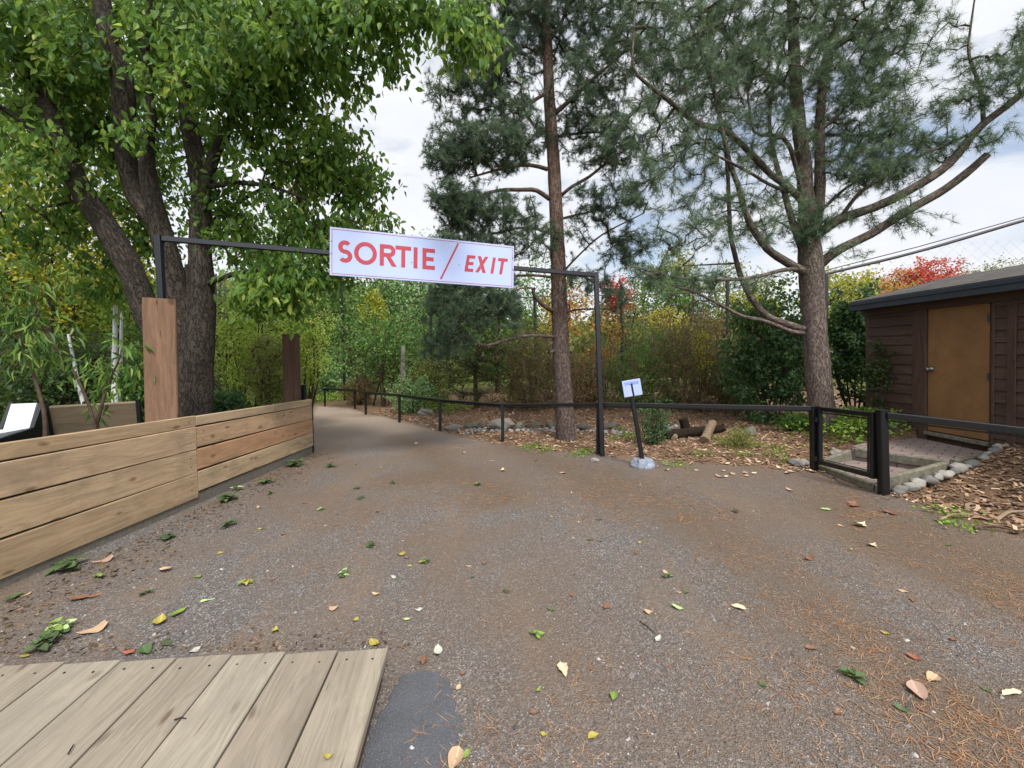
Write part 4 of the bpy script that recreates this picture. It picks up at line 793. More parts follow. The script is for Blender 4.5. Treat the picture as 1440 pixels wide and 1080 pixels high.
# ---- pines
def tufts(mb, C, dr, k, L, w, cone=.9, along=.12, rv=None):
    n = len(C)*k; c = np.repeat(C, k, 0); d0 = np.repeat(dr, k, 0); q = c-d0*(rng.random((n, 1))**1.5)*along
    d = nrm(d0*1.+rng.normal(size=(n, 3))*cone); needles(mb, q, d, rng.uniform(.7, 1.1, n)*L, w, None if rv is None else np.repeat(rv, k))
P1 = [[(798, 632, 7.9, .20), (796, 612, 7.9, .185), (793, 560, 7.9, .165), (789, 500, 7.9, .155), (787, 440, 7.9, .147), (785, 380, 7.9, .138), (782, 300, 7.9, .125), (778, 220, 7.9, .115), (773, 150, 7.9, .105), (770, 70, 7.9, .09), (767, 0, 7.9, .08), (764, -120, 7.9, .06), (762, -240, 7.9, .03)],
      [(773, 280, 7.85, .045), (755, 268, 7.8, .04), (738, 267, 7.7, .036), (700, 268, 7.5, .03), (670, 278, 7.3, .022), (630, 300, 7.1, .012)],
      [(770, 238, 7.9, .04), (745, 232, 7.8, .034), (711, 236, 7.6, .026), (660, 250, 7.4, .016)],
      [(789, 275, 7.9, .035), (805, 262, 7.8, .03), (828, 249, 7.7, .027), (867, 218, 7.5, .02), (905, 198, 7.3, .014)],
      [(780, 160, 7.9, .045), (812, 132, 7.7, .035), (832, 113, 7.6, .03), (870, 80, 7.5, .015)],
      [(793, 381, 7.9, .02), (815, 358, 7.7, .016), (847, 330, 7.5, .014), (905, 300, 7.2, .009)],
      [(778, 438, 7.85, .045), (764, 429, 7.7, .04), (752, 416, 7.6, .032), (748, 405, 7.5, .02), (720, 410, 7.4, .012), (690, 440, 7.3, .008)],
      [(782, 474, 7.85, .03), (757, 472, 7.6, .03), (735, 473, 7.45, .028), (705, 480, 7.3, .025), (684, 486, 7.2, .023), (663, 479, 7.1, .02), (642, 473, 7., .016), (629, 482, 7., .01)],
      [(778, 390, 7.85, .025), (748, 387, 7.7, .024), (722, 388, 7.6, .02), (680, 384, 7.4, .014), (630, 395, 7.2, .008)],
      [(790, 441, 7.9, .022), (812, 435, 7.7, .018), (839, 435, 7.5, .014), (873, 434, 7.3, .008)],
      [(790, 388, 7.9, .02), (821, 388, 7.6, .018), (839, 402, 7.4, .014), (860, 409, 7.2, .01), (885, 414, 7., .006)],
      [(770, 130, 7.9, .035), (745, 145, 7.8, .03), (722, 160, 7.7, .018)], [(775, 190, 7.9, .035), (750, 175, 8., .03), (730, 140, 8.1, .015)],
      [(771, 60, 7.9, .04), (790, 30, 7.8, .03), (802, 0, 7.8, .022), (815, -50, 7.8, .012)], [(768, 40, 7.9, .035), (735, 15, 7.8, .025), (690, -20, 7.6, .012)],
      [(776, 200, 7.9, .03), (795, 190, 8.3, .026), (850, 185, 8.6, .015)], [(780, 330, 7.9, .03), (740, 320, 8.2, .025), (690, 330, 8.5, .018), (640, 350, 8.6, .01)],
      [(780, 310, 7.9, .028), (820, 300, 8.2, .02), (870, 290, 8.5, .012)], [(782, 492, 7.85, .03), (772, 496, 7.7, .028), (770, 487, 7.6, .026), (777, 481, 7.6, .018)]]
P1 = [limb(x) for x in P1]
M_need = mat_leaf('pine_needle', [(50, 68, 54), (70, 92, 74), (94, 114, 92), (112, 126, 98)], .25, .55)
M_need2 = mat_leaf('white_pine_needle', [(54, 76, 60), (76, 100, 78), (100, 122, 96), (128, 140, 106)], .3, .5)
DEN = 1.75
def pine(name, label, limbs, bark, bl, base, k, L, w, mneed, seg=.3, cone=.9, thin=.0035, along=.14):
    root = empty(name, base, label, 'tree'); DEN = 1.8 if name == 'pine_tree' else 1.6; mb = MB(); add_limbs(mb, limbs, 14, .1); mb.build('trunk', bark, root, smooth=True)
    bl = [(*q[:6], int(q[6]*DEN)) for q in bl]; T = blob_pts(bl); st, dr_ = grow(path_nodes(limbs), T, seg, thin, .12, .14, .022); mb = MB(); twigs(mb, st); mb.build('twigs', M_branch, root)
    mb = MB(); C = []; Dn = []
    for p, r_ in st:                       # tufts at tips and along the last stretch of each twig
        d_ = nrm(p[-1]-p[-2]); C.append(p[-1]); Dn.append(d_)
        for q in (-2, -3):
            if len(p) > -q: C.append(p[q]+rng.normal(size=3)*.03); Dn.append(nrm(d_+rng.normal(size=3)*.6))
    C = np.array(C); Dn = np.array(Dn); s_ = rng.normal(size=(len(C), 3)); C2 = C+nrm(s_)*.11; Dn2 = nrm(s_+Dn)
    tufts(mb, np.vstack([C, C2]), np.vstack([Dn, Dn2]), k, L, w, cone, along, rng.random(2*len(C))); mb.build('crown', mneed, root); return root
b1 = [(675, 60, 7.8, 60, 60, 1., 150), (640, 130, 7.7, 45, 35, .8, 50), (720, 40, 7.9, 60, 50, 1.2, 130), (790, 20, 7.9, 80, 50, 1.4, 160), (860, 60, 7.8, 60, 60, 1.2, 120), (700, 120, 7.8, 70, 45, 1.2, 120), (720, 190, 7.8, 60, 35, 1.1, 90), (640, 205, 7.5, 46, 30, .6, 90), (625, 230, 7.4, 26, 20, .5, 30),
      (690, 215, 7.5, 60, 30, .8, 90), (640, 285, 7.3, 42, 30, .6, 90), (690, 300, 7.5, 70, 26, .8, 90), (830, 130, 7.7, 60, 45, 1., 90), (860, 210, 7.6, 50, 30, .8, 60), (830, 180, 7.9, 60, 40, .9, 70), (740, 340, 7.8, 90, 26, .9, 80), (650, 350, 7.5, 50, 36, .7, 100), (850, 290, 7.6, 60, 36, .8, 60), (880, 350, 7.3, 40, 30, .6, 40),
      (670, 405, 7.3, 70, 42, .7, 120), (640, 440, 7.1, 50, 36, .6, 60), (700, 440, 7.3, 40, 30, .5, 50), (625, 480, 7., 40, 26, .5, 40), (770, -60, 7.9, 180, 60, 1.6, 250), (830, 395, 7.5, 50, 20, .6, 20), (870, 420, 7.2, 30, 20, .4, 12)]
pine('pine_tree', 'tall straight pine with reddish upper bark growing just left of the frame leg', P1, M_barkP, b1, [*GH(797, 620)[:2], 0], 40, .085, .0054, M_need, .22)
P2 = [[(1164, 640, 7.4, .26), (1161, 612, 7.4, .225), (1154, 560, 7.4, .20), (1148, 500, 7.4, .19), (1144, 440, 7.4, .18), (1141, 385, 7.4, .185), (1139, 360, 7.4, .18), (1137, 320, 7.4, .15), (1134, 280, 7.4, .125), (1130, 230, 7.4, .115), (1124, 180, 7.4, .105), (1118, 100, 7.4, .09), (1113, 0, 7.4, .07), (1108, -120, 7.4, .04)],
      [(1145, 330, 7.4, .09), (1152, 280, 7.35, .085), (1153, 235, 7.3, .08), (1153, 170, 7.3, .07), (1160, 90, 7.3, .06), (1176, 40, 7.3, .05), (1200, -60, 7.3, .03)],
      [(1147, 378, 7.4, .085), (1162, 364, 7.35, .08), (1182, 350, 7.3, .075), (1223, 330, 7.2, .07), (1255, 310, 7.1, .068), (1287, 290, 7., .065), (1318, 273, 6.9, .062), (1343, 256, 6.8, .06), (1368, 236, 6.7, .056), (1389, 217, 6.6, .05)],
      [(1146, 330, 7.4, .08), (1160, 322, 7.35, .08), (1178, 309, 7.3, .078), (1205, 300, 7.2, .074), (1243, 286, 7.1, .07), (1295, 258, 6.9, .066), (1335, 230, 6.8, .062), (1367, 190, 6.7, .056), (1385, 172, 6.6, .053), (1415, 150, 6.5, .048), (1440, 129, 6.4, .045), (1500, 80, 6.3, .03)],
      [(1383, 174, 6.65, .03), (1381, 137, 6.6, .028), (1372, 105, 6.6, .023), (1362, 72, 6.6, .018), (1367, 24, 6.6, .013), (1375, -30, 6.6, .008)],
      [(1180, 309, 7.3, .035), (1206, 274, 7.1, .03), (1240, 250, 7., .028), (1287, 222, 6.9, .026), (1323, 207, 6.8, .024), (1360, 190, 6.7, .02)],
      [(1137, 384, 7.4, .075), (1118, 376, 7.3, .07), (1102, 366, 7.2, .066), (1085, 355, 7.1, .062), (1073, 342, 7., .058), (1056, 317, 6.95, .052), (1048, 298, 6.9, .047), (1037, 258, 6.8, .04), (1028, 236, 6.8, .036), (1015, 181, 6.7, .028), (1003, 120, 6.7, .02), (990, 40, 6.7, .012)],
      [(1130, 285, 7.4, .06), (1108, 262, 7.2, .055), (1085, 246, 7.1, .05), (1053, 213, 7., .046), (1021, 185, 6.8, .044), (981, 173, 6.7, .04), (960, 158, 6.6, .036), (940, 141, 6.5, .032), (920, 126, 6.4, .028), (904, 113, 6.3, .024), (890, 93, 6.2, .018), (892, 40, 6.2, .012), (895, -20, 6.2, .008)],
      [(1108, 270, 7.3, .03), (1080, 258, 7., .026), (1050, 240, 6.8, .023), (1000, 214, 6.6, .018), (950, 180, 6.5, .01)],
      [(1132, 378, 7.4, .04), (1100, 380, 7.1, .035), (1060, 390, 6.8, .03), (1000, 394, 6.5, .024), (940, 388, 6.3, .017), (886, 373, 6.1, .01)],
      [(1130, 469, 7.35, .04), (1112, 466, 7.2, .037), (1095, 459, 7.1, .034), (1070, 450, 6.95, .031), (1045, 445, 6.8, .028), (1015, 430, 6.6, .024), (980, 412, 6.4, .02), (957, 405, 6.3, .016), (925, 392, 6.2, .012), (888, 375, 6., .007)],
      [(1130, 463, 7.4, .06), (1105, 455, 7.4, .055), (1080, 445, 7.4, .052), (1062, 427, 7.4, .05), (1050, 408, 7.4, .047), (1041, 387, 7.4, .044), (1033, 357, 7.4, .04), (1027, 327, 7.4, .037), (1025, 282, 7.4, .034), (1021, 215, 7.4, .03), (1009, 149, 7.4, .025), (981, 60, 7.4, .018), (957, 0, 7.4, .012)],
      [(1128, 350, 7.4, .06), (1117, 320, 7.35, .055), (1108, 290, 7.3, .05), (1101, 262, 7.3, .045), (1088, 215, 7.3, .035), (1082, 160, 7.3, .03), (1095, 90, 7.3, .022), (1110, 40, 7.3, .014)],
      [(1134, 295, 7.4, .04), (1110, 205, 7.2, .035), (1085, 190, 7., .03), (1060, 185, 6.9, .02), (1050, 120, 6.8, .015)], [(1140, 190, 7.3, .035), (1180, 160, 7.2, .03), (1225, 90, 7.1, .018), (1250, 20, 7., .01)],
      [(1130, 200, 7.4, .04), (1160, 190, 7.7, .03), (1230, 190, 8.2, .02), (1290, 170, 8.4, .01)], [(1120, 130, 7.4, .04), (1060, 90, 7.8, .03), (1000, 30, 8.2, .015)],
      [(1150, 300, 7.4, .03), (1200, 258, 7.6, .022), (1260, 240, 7.8, .012)], [(1036, 370, 7.4, .018), (1000, 372, 7.2, .014), (960, 374, 7., .008)]]
P2 = [limb(x) for x in P2]
b2_ = [(1110, 30, 7.4, 120, 60, 1.5, 250), (1000, 40, 7.2, 100, 60, 1.3, 220), (930, 60, 6.8, 70, 70, 1., 130), (1210, 40, 7.2, 80, 50, 1.2, 130), (1280, 30, 7., 60, 40, .9, 50), (1060, 120, 7.2, 100, 50, 1.2, 190), (960, 130, 6.8, 70, 50, .9, 100), (1170, 120, 7.3, 80, 50, 1.1, 130),
       (1250, 110, 7.2, 60, 40, .9, 60), (1230, 170, 7.2, 90, 36, .9, 130), (1260, 215, 7.2, 80, 30, .8, 100), (1240, 250, 7.2, 60, 20, .6, 50), (1060, 200, 7.1, 80, 40, .9, 90), (960, 210, 6.7, 60, 40, .7, 60), (910, 260, 6.5, 50, 50, .6, 45), (1000, 280, 6.9, 70, 40, .7, 50),
       (1085, 290, 7.2, 40, 50, .7, 50), (1140, 320, 7.25, 24, 40, .3, 45), (1180, 230, 7.3, 50, 50, .8, 60), (960, 330, 6.5, 60, 30, .5, 30), (1050, 330, 7., 50, 30, .6, 26), (1000, 395, 6.5, 70, 14, .5, 26), (920, 390, 6.2, 40, 24, .4, 24), (1060, 400, 6.9, 50, 16, .4, 10), (1260, 300, 7., 40, 22, .5, 18),
       (1300, 320, 7., 40, 18, .4, 8), (1415, 110, 6.5, 34, 40, .4, 40), (1460, 60, 6.4, 40, 60, .5, 50), (1370, 100, 6.6, 26, 60, .3, 22), (1345, 150, 6.7, 30, 30, .4, 12), (1400, 190, 6.5, 30, 14, .3, 12), (1180, 310, 7.3, 30, 16, .3, 14), (1100, -70, 7.3, 220, 60, 1.6, 260), (1180, 360, 7.2, 40, 16, .3, 6), (880, 180, 6.4, 40, 60, .6, 30)]
pine('white_pine', 'wide-branching pine with grey trunk and upcurved limbs growing just behind the gate', P2, M_barkW, b2_, [*GH(1160, 620)[:2], 0], 24, .115, .0048, M_need2, .25, .75, .0035, .12)
# ---- generic background plants
PAL = {}
def pal(key, cols, tr=.42):
    if key not in PAL: PAL[key] = mat_leaf(key+'_leaf', cols, tr, .55)
    return PAL[key]
C_ = {'lime': [(134, 160, 60), (166, 190, 78), (190, 206, 98), (208, 214, 120)], 'green': [(54, 90, 42), (80, 120, 56), (108, 148, 70), (144, 172, 86)], 'pale': [(84, 120, 76), (114, 150, 94), (144, 174, 114), (166, 190, 126)],
      'dark': [(28, 48, 26), (42, 66, 32), (62, 86, 40), (88, 106, 54)], 'lilac': [(36, 62, 40), (52, 84, 52), (74, 110, 66), (106, 136, 82)], 'bramble': [(96, 76, 58), (104, 96, 60), (112, 118, 66), (142, 132, 84)], 'olive': [(90, 98, 52), (116, 124, 64), (146, 150, 80), (174, 166, 92)],
      'yellow': [(130, 130, 40), (178, 162, 48), (206, 186, 66), (150, 150, 52)], 'red': [(150, 40, 38), (196, 52, 46), (214, 74, 60), (170, 60, 60)], 'orange': [(150, 104, 50), (188, 130, 54), (204, 150, 70), (128, 124, 56)], 'conifer': [(28, 44, 28), (42, 60, 36), (60, 78, 46)], 'mauve': [(128, 92, 100), (150, 108, 110), (120, 110, 84)],
      'rust': [(116, 84, 62), (140, 106, 74), (100, 104, 58), (156, 126, 86)], 'gold': [(96, 110, 36), (140, 148, 44), (180, 174, 54), (210, 190, 70)]}
def plant(name, cat, u, vt, vb, w, Y, key, leaf, n, label, group=None, stems=1, depth=None, simple=True, stemr=.03, wid=1., k=14, lean=0., shape=1., droop=.2, bark=None, ntop=.15, fine=False, open_=0):
    s = Y/FPX; c = D(u, (vt+vb)/2, Y); base = np.array([D(u+lean, 540, Y)[0], Y, 0.]); base[2] = Hz(base[0], base[1]); dp = depth or w*s*.45
    root = empty(name, base, label, cat, group); ru, rv = w*s/2, (vb-vt)*s/2; m_ = max(6, n//k)
    p = nrm(rng.normal(size=(m_, 3)))*(rng.random(m_)**.45)[:, None]; lump = 1+.22*np.sin(p[:, 0]*5+Y)*np.cos(p[:, 2]*6+u)
    T = c+p*np.array([ru, dp, rv])*lump[:, None]
    if shape != 1.: f = (T[:, 2]-(c[2]-rv))/(2*rv); T[:, :2] = base[:2]+(T[:, :2]-base[:2])*(1.15-shape*np.clip(f, 0, 1))[:, None]
    T[:, 2] = np.maximum(T[:, 2], base[2]+.04)
    limbs = []; 
    if open_: stems = 34
    for q in range(stems):
        a = rng.random()*6.28; sp = (.5*ru*rng.random()**.5 if open_ else .06*stems**.5*(w*s)*.35); b0 = base+np.array([math.cos(a)*sp, math.sin(a)*sp, -.03]); t1 = c+np.array([math.cos(a)*ru*.4*(stems > 1), math.sin(a)*dp*.4*(stems > 1), rv*.45]); t1 = t1+(np.array([rng.normal()*ru*.45, rng.normal()*.2, rv*rng.uniform(.1, .8)]) if open_ else 0); mid = (b0+t1)/2+rng.normal(size=3)*.06*np.linalg.norm(t1-b0)*[1, 1, 0]
        limbs.append(smoothpath([list(b0)+[stemr], list(mid)+[stemr*.75], list(t1)+[stemr*.35]], .25))
    nodes = np.concatenate([l[len(l)//4:, :3] for l in limbs]); st, dr_ = grow(nodes, T, .4, .0025+.0002*Y, .25, .12, stemr*.6)
    mb = MB(); add_limbs(mb, limbs, 8, .1); twigs(mb, st, 3); mb.build('trunk' if cat == 'tree' else 'stems', bark or M_branch, root)
    mb = MB(); sp = max(.12, (ru*rv*dp/m_)**(1/3)*1.1); q, d, L_, hi = leafspray(T, dr_, k, sp, leaf, droop); q[:, 2] = np.maximum(q[:, 2], base[2]+.02)
    rv_ = np.clip(np.repeat(rng.random(len(T)), k)*.5+rng.random(len(q))*.6-.05, 0, 1)
    if fine: needles(mb, q, nrm(rng.normal(size=(len(q), 3))+dr_.repeat(k, 0)), L_, leaf*.14, rv_)
    else: leaves(mb, q, d, L_, wid, simple, hi, rv_)
    mb.build('crown' if cat == 'tree' else 'foliage', pal(key, C_[key]), root); return root
M_birch = mat_rnd('birch_bark', [(206, 206, 202), (224, 224, 220)], .8, 9., .3, var=.35)
M_gbark = mat_plain('grey_bark', (112, 106, 98), .9, .2, .1, 0, 12, .5)
# left background
plant('background_tree', 'tree', 60, 170, 500, 330, 9.5, 'gold', .12, 11000, 'tall yellow-green tree filling the far left background behind the big tree', stems=2, stemr=.07, depth=1.4)
plant('background_tree', 'tree', -90, 60, 520, 260, 9., 'green', .12, 5000, 'tall green tree at the far left edge of the photo', stems=2, stemr=.08, depth=1.5)
plant('background_tree', 'tree', 190, 360, 500, 190, 11, 'lime', .12, 5000, 'light green tree seen below the forked trunk of the big tree', stems=2, stemr=.06)
plant('dense_shrub', 'shrub', 100, 470, 610, 190, 7.6, 'dark', .09, 7500, 'dark leafy shrub behind the two benches at left', stems=5)
plant('dense_shrub', 'shrub', 10, 440, 600, 110, 8.2, 'dark', .09, 4000, 'dark green shrub behind the white bench at the far left edge', stems=4)
plant('leafy_shrub', 'shrub', 195, 500, 590, 80, 7.4, 'green', .08, 3200, 'green shrub between the grey board bench and the thick wooden post', stems=4)
plant('low_shrub', 'shrub', 318, 550, 596, 60, 7.4, 'lilac', .07, 2600, 'low dark green shrub at the right foot of the big tree', stems=4)
plant('willow_shrub', 'shrub', 345, 405, 590, 110, 8.6, 'lime', .085, 11000, 'tall fine-leaved lime green shrub right of the big tree trunk', stems=9, wid=.38, k=18, depth=.8)
plant('willow_shrub', 'shrub', 425, 410, 560, 80, 9.6, 'lime', .085, 6000, 'fine-leaved lime shrub behind the weathered wooden post', stems=7, wid=.4, k=18)
plant('willow_shrub', 'shrub', 380, 470, 580, 70, 7.8, 'olive', .08, 5000, 'olive fine-leaved shrub left of the weathered wooden post', stems=6, wid=.4, k=18, depth=.5)
# far middle
plant('background_tree', 'tree', -20, 330, 560, 220, 11.5, 'lime', .12, 6000, 'yellow-green tree low at the far left behind the saplings', stems=3, stemr=.05)
plant('background_tree', 'tree', 60, 400, 570, 160, 10.5, 'green', .1, 5000, 'green bushy tree behind the two leaning saplings', stems=3, stemr=.05)
plant('background_tree', 'tree', 250, 380, 570, 130, 10, 'green', .1, 4500, 'green tree directly behind the big tree trunk', stems=3, stemr=.05)
plant('background_tree', 'tree', 395, 290, 470, 190, 17, 'pale', .16, 5200, 'pale green tree behind the lime shrubs', stems=2, stemr=.12)
plant('background_tree', 'tree', 520, 330, 500, 190, 18, 'green', .15, 6000, 'green tree in the background below the left half of the exit sign', stems=2, stemr=.12)
plant('background_tree', 'tree', 600, 325, 520, 160, 17, 'pale', .14, 6500, 'pale green tree in the background below the word exit', stems=2, stemr=.12)
plant('background_tree', 'tree', 525, 405, 470, 50, 14, 'gold', .11, 900, 'small tree with golden yellow leaves below the exit sign', stems=1, stemr=.03)
plant('background_tree', 'tree', 700, 380, 540, 140, 16, 'green', .14, 5000, 'green tree seen left of the reddish pine trunk', stems=2, stemr=.1)
plant('leafy_shrub', 'shrub', 460, 492, 562, 70, 17, 'pale', .13, 2600, 'bright leafy shrub behind the start of the far railing', stems=5)
plant('leafy_shrub', 'shrub', 432, 515, 560, 40, 15.5, 'green', .1, 1500, 'green shrub just right of the weathered wooden post', stems=4)
plant('small_tree', 'tree', 540, 430, 534, 140, 13.6, 'green', .085, 6500, 'small multi-stemmed green tree behind the bend of the railing', stems=5, stemr=.028, shape=.0)
plant('rounded_shrub', 'shrub', 583, 526, 586, 78, 12, 'pale', .07, 3600, 'rounded leafy shrub behind the far railing posts', stems=5)
plant('rounded_shrub', 'shrub', 505, 531, 570, 52, 14.4, 'rust', .06, 2400, 'rounded bush with reddish brown top beside the far railing', stems=4)
plant('dark_juniper', 'tree', 672, 455, 574, 150, 11.7, 'dark', .06, 9000, 'dark bushy evergreen with a short trunk left of the reddish pine', stems=1, stemr=.07, wid=.4)
plant('leafy_shrub', 'shrub', 612, 490, 575, 80, 13.5, 'olive', .09, 3000, 'olive green shrub left of the dark bushy evergreen', stems=5)
# hedge
plant('background_tree', 'tree', 765, 355, 520, 130, 17.5, 'green', .13, 3600, 'green tree behind the upper part of the reddish pine trunk', stems=2, stemr=.08)
plant('background_tree', 'tree', 925, 365, 530, 130, 17, 'green', .13, 3800, 'green tree right of the small crimson one', stems=2, stemr=.08)
plant('background_tree', 'tree', 1030, 365, 520, 120, 17, 'olive', .13, 3200, 'olive tree between the dark conifer and the lilac shrub', stems=2, stemr=.08)
M_twig = mat_plain('brown_twig', (134, 112, 92), .9, .2, .1, 0, 30, .4)
plant('autumn_shrub', 'shrub', 778, 425, 500, 60, 13.5, 'yellow', .08, 800, 'sparse yellow shrub peeking over the thicket left of the reddish pine', stems=5, stemr=.015)
plant('autumn_shrub', 'shrub', 850, 440, 520, 60, 13., 'orange', .08, 900, 'orange tinted shrub peeking over the thicket between frame leg and reddish pine', stems=5, stemr=.015)
plant('autumn_shrub', 'shrub', 1000, 425, 500, 50, 13., 'rust', .08, 900, 'rusty shrub rising behind the brown thicket left of the lilac shrub', stems=6, stemr=.015)
plant('autumn_shrub', 'shrub', 985, 450, 530, 30, 10.4, 'yellow', .06, 420, 'small bright yellow sapling in front of the brown thicket', stems=3, stemr=.008)
plant('bramble_hedge', 'hedge', 745, 455, 604, 110, 11.4, 'bramble', .065, 8200, 'brown-green bramble thicket just left of the reddish pine trunk', 'thickets behind the bed', stems=14, stemr=.016, k=12, bark=M_twig, open_=1)
plant('bramble_hedge', 'hedge', 820, 485, 602, 100, 11.6, 'rust', .06, 7000, 'rusty brown thicket between the reddish pine and the frame leg', 'thickets behind the bed', stems=16, stemr=.016, k=12, bark=M_twig, open_=1)
plant('bramble_hedge', 'hedge', 895, 450, 602, 120, 11.4, 'green', .065, 7600, 'green thicket behind the leaning white sign', 'thickets behind the bed', stems=14, stemr=.016, k=12, bark=M_twig, open_=1)
plant('bramble_hedge', 'hedge', 968, 440, 604, 120, 11.1, 'bramble', .065, 8600, 'brown-green thicket behind the charred stump', 'thickets behind the bed', stems=16, stemr=.016, k=12, bark=M_twig, open_=1)
plant('bramble_hedge', 'hedge', 1035, 475, 602, 90, 10.9, 'olive', .065, 5600, 'olive thicket left of the broad dark lilac shrub', 'thickets behind the bed', stems=14, stemr=.016, k=12, bark=M_twig, open_=1)
plant('background_tree', 'tree', 800, 400, 470, 80, 15, 'orange', .12, 1100, 'orange and yellow leaved tree behind the reddish pine trunk', stems=2, stemr=.05)
plant('background_tree', 'tree', 872, 408, 500, 110, 15.5, 'olive', .12, 3200, 'olive autumn tree behind the frame leg', stems=2, stemr=.06)
plant('background_tree', 'tree', 868, 385, 440, 46, 14.6, 'red', .12, 900, 'small crimson tree just right of the tall frame leg', stems=2, stemr=.05)
plant('background_tree', 'tree', 945, 345, 450, 90, 19, 'olive', .16, 2600, 'tall olive green tree above the brown thicket', stems=2, stemr=.1)
plant('background_tree', 'tree', 975, 405, 500, 150, 15, 'conifer', .09, 4800, 'dark conifer behind the brown thicket', stems=1, stemr=.1, wid=.4)
plant('background_tree', 'tree', 935, 430, 480, 80, 13.6, 'yellow', .1, 900, 'sparse yellow leaved sapling above the thicket', stems=3, stemr=.03)
plant('background_tree', 'tree', 1060, 395, 480, 100, 15, 'gold', .12, 2200, 'yellow-green tree behind the lilac shrub', stems=2, stemr=.08)
# behind gate
plant('lilac_shrub', 'shrub', 1085, 400, 600, 150, 9.4, 'lilac', .10, 10500, 'broad dark green lilac shrub left of the grey pine trunk', stems=10, stemr=.02, depth=1.)
plant('lilac_shrub', 'shrub', 1205, 400, 560, 80, 8.6, 'lilac', .10, 5200, 'dark green lilac shrub between the grey pine trunk and the shed', stems=7, stemr=.02, depth=.5)
plant('climbing_vine', 'plant', 1237, 470, 580, 34, 7.0, 'dark', .075, 600, 'vine leaves climbing the left corner of the shed', stems=3, stemr=.008, depth=.35)
plant('low_shrub', 'shrub', 1124, 584, 616, 44, 7.9, 'green', .06, 2400, 'low bright green bush left of the foot of the grey pine', stems=4, stemr=.01)
plant('slender_shrub', 'shrub', 918, 560, 632, 50, 7.35, 'lilac', .045, 1900, 'slender dark green shrub right behind the leaning white sign', stems=5, stemr=.01)
plant('heath_shrub', 'shrub', 1040, 603, 635, 40, 6.95, 'olive', .035, 2300, 'small twiggy heath shrub at the right end of the logs', stems=6, stemr=.006, wid=.5)
plant('background_tree', 'tree', 1180, 378, 470, 110, 20, 'gold', .17, 3600, 'yellow-green tree right of the grey pine trunk', stems=2, stemr=.1)
plant('background_tree', 'tree', 1235, 380, 450, 90, 30, 'orange', .2, 3000, 'orange autumn tree above the left end of the shed roof', stems=2, stemr=.12)
plant('background_tree', 'tree', 1300, 366, 435, 84, 34, 'red', .22, 5000, 'bright red maple above the shed roof', stems=2, stemr=.12)
plant('background_tree', 'tree', 1262, 376, 430, 44, 36, 'mauve', .2, 1300, 'mauve thin-leaved tree left of the bright red maple', stems=3, stemr=.08)
plant('background_tree', 'tree', 1348, 372, 430, 60, 36, 'rust', .2, 1100, 'sparse brownish tree right of the bright red maple', stems=5, stemr=.06)
plant('background_tree', 'tree', 1402, 366, 430, 74, 38, 'olive', .22, 2000, 'olive green tree above the right part of the shed roof', stems=2, stemr=.12)
plant('background_tree', 'tree', 1470, 360, 450, 90, 34, 'orange', .22, 2000, 'orange tree at the right edge above the shed roof', stems=2, stemr=.12)
# pale bare trunks
def pole_tree(u0, v0, u1, v1, Y, r_, label, mat=M_birch, name='birch_tree', cat='tree', grp=None):
    a, b_ = D(u0, v0, Y), D(u1, v1, Y); mb = MB(); a0 = a+(a-b_)*((a[2]-Hz(a[0], a[1]))/(b_[2]-a[2])); P = smoothpath([list(a0)+[r_], list((a0+b_)/2+rng.normal(size=3)*.04*[1, 1, 0])+[r_*.85], list(b_)+[r_*.5]], .2); tube(mb, P[:, :3], P[:, 3], 8, .12, r=rng.random())
    tag(mb.build(name, mat, loc=a0, smooth=True), label, cat, grp)
pole_tree(164, 570, 162, 430, 7.0, .05, 'white birch trunk behind the grey board bench'); pole_tree(170, 560, 171, 440, 7.2, .035, 'thinner white birch trunk just right of the other one behind the bench')
pole_tree(118, 560, 96, 470, 7.1, .035, 'leaning pale birch trunk behind the benches')
for k, (u, r_) in enumerate([(296, .05), (303, .04), (310, .05), (318, .035)]): pole_tree(u, 560, u+rng.uniform(-3, 5), 385, 8.9+k*.2, r_, 'slim bare grey trunk in the cluster right of the big tree', M_gbark, 'bare_tree', 'tree', 'bare grey trunks right of the big tree')
pole_tree(570, 560, 567, 487, 12.5, .11, 'grey bare wooden pole standing among the far greenery', M_gbark, 'bare_pole', 'pole')
# saplings near the wall at left
def sapling(pts, label, n, L):
    rows = [list(D(u, v, Y))+[r_] for u, v, Y, r_ in pts]; P = smoothpath(rows, .08); root = empty('leaning_sapling', [P[0][0], P[0][1], 0.], label, 'sapling')
    mb = MB(); lo = np.array([[P[0][0]+.02, P[0][1], 0., P[0][3]*1.1]]); Q = np.vstack([lo, P]); tube(mb, Q[:, :3], Q[:, 3], 7, .1); m_ = len(P); T = P[rng.integers(m_//2, m_, n)][:, :3]+rng.normal(size=(n, 3))*[.22, .15, .16]
    st, dr_ = grow(P[m_//2:, :3], T, .2, .002, .2, .15, .006); twigs(mb, st); mb.build('stem', M_branch, root)
    mb = MB(); q, d, L_, hi = leafspray(T, dr_, 9, .1, L, .9); leaves(mb, q, d, L_, .42, False, hi); mb.build('foliage', pal('sapling', [(58, 90, 40), (80, 114, 48), (108, 136, 60), (140, 156, 76)]), root)
sapling([(64, 612, 4.25, .02), (62, 580, 4.25, .017), (48, 530, 4.3, .014), (30, 480, 4.3, .011), (10, 430, 4.3, .012), (-10, 390, 4.3, .008)], 'thin sapling with long drooping leaves leaning left beside the white bench', 34, .13)
sapling([(133, 600, 4.4, .018), (125, 570, 4.4, .015), (105, 525, 4.4, .012), (80, 490, 4.4, .01), (55, 450, 4.4, .012), (40, 400, 4.4, .008)], 'thin sapling leaning left in front of the grey board bench', 34, .13)
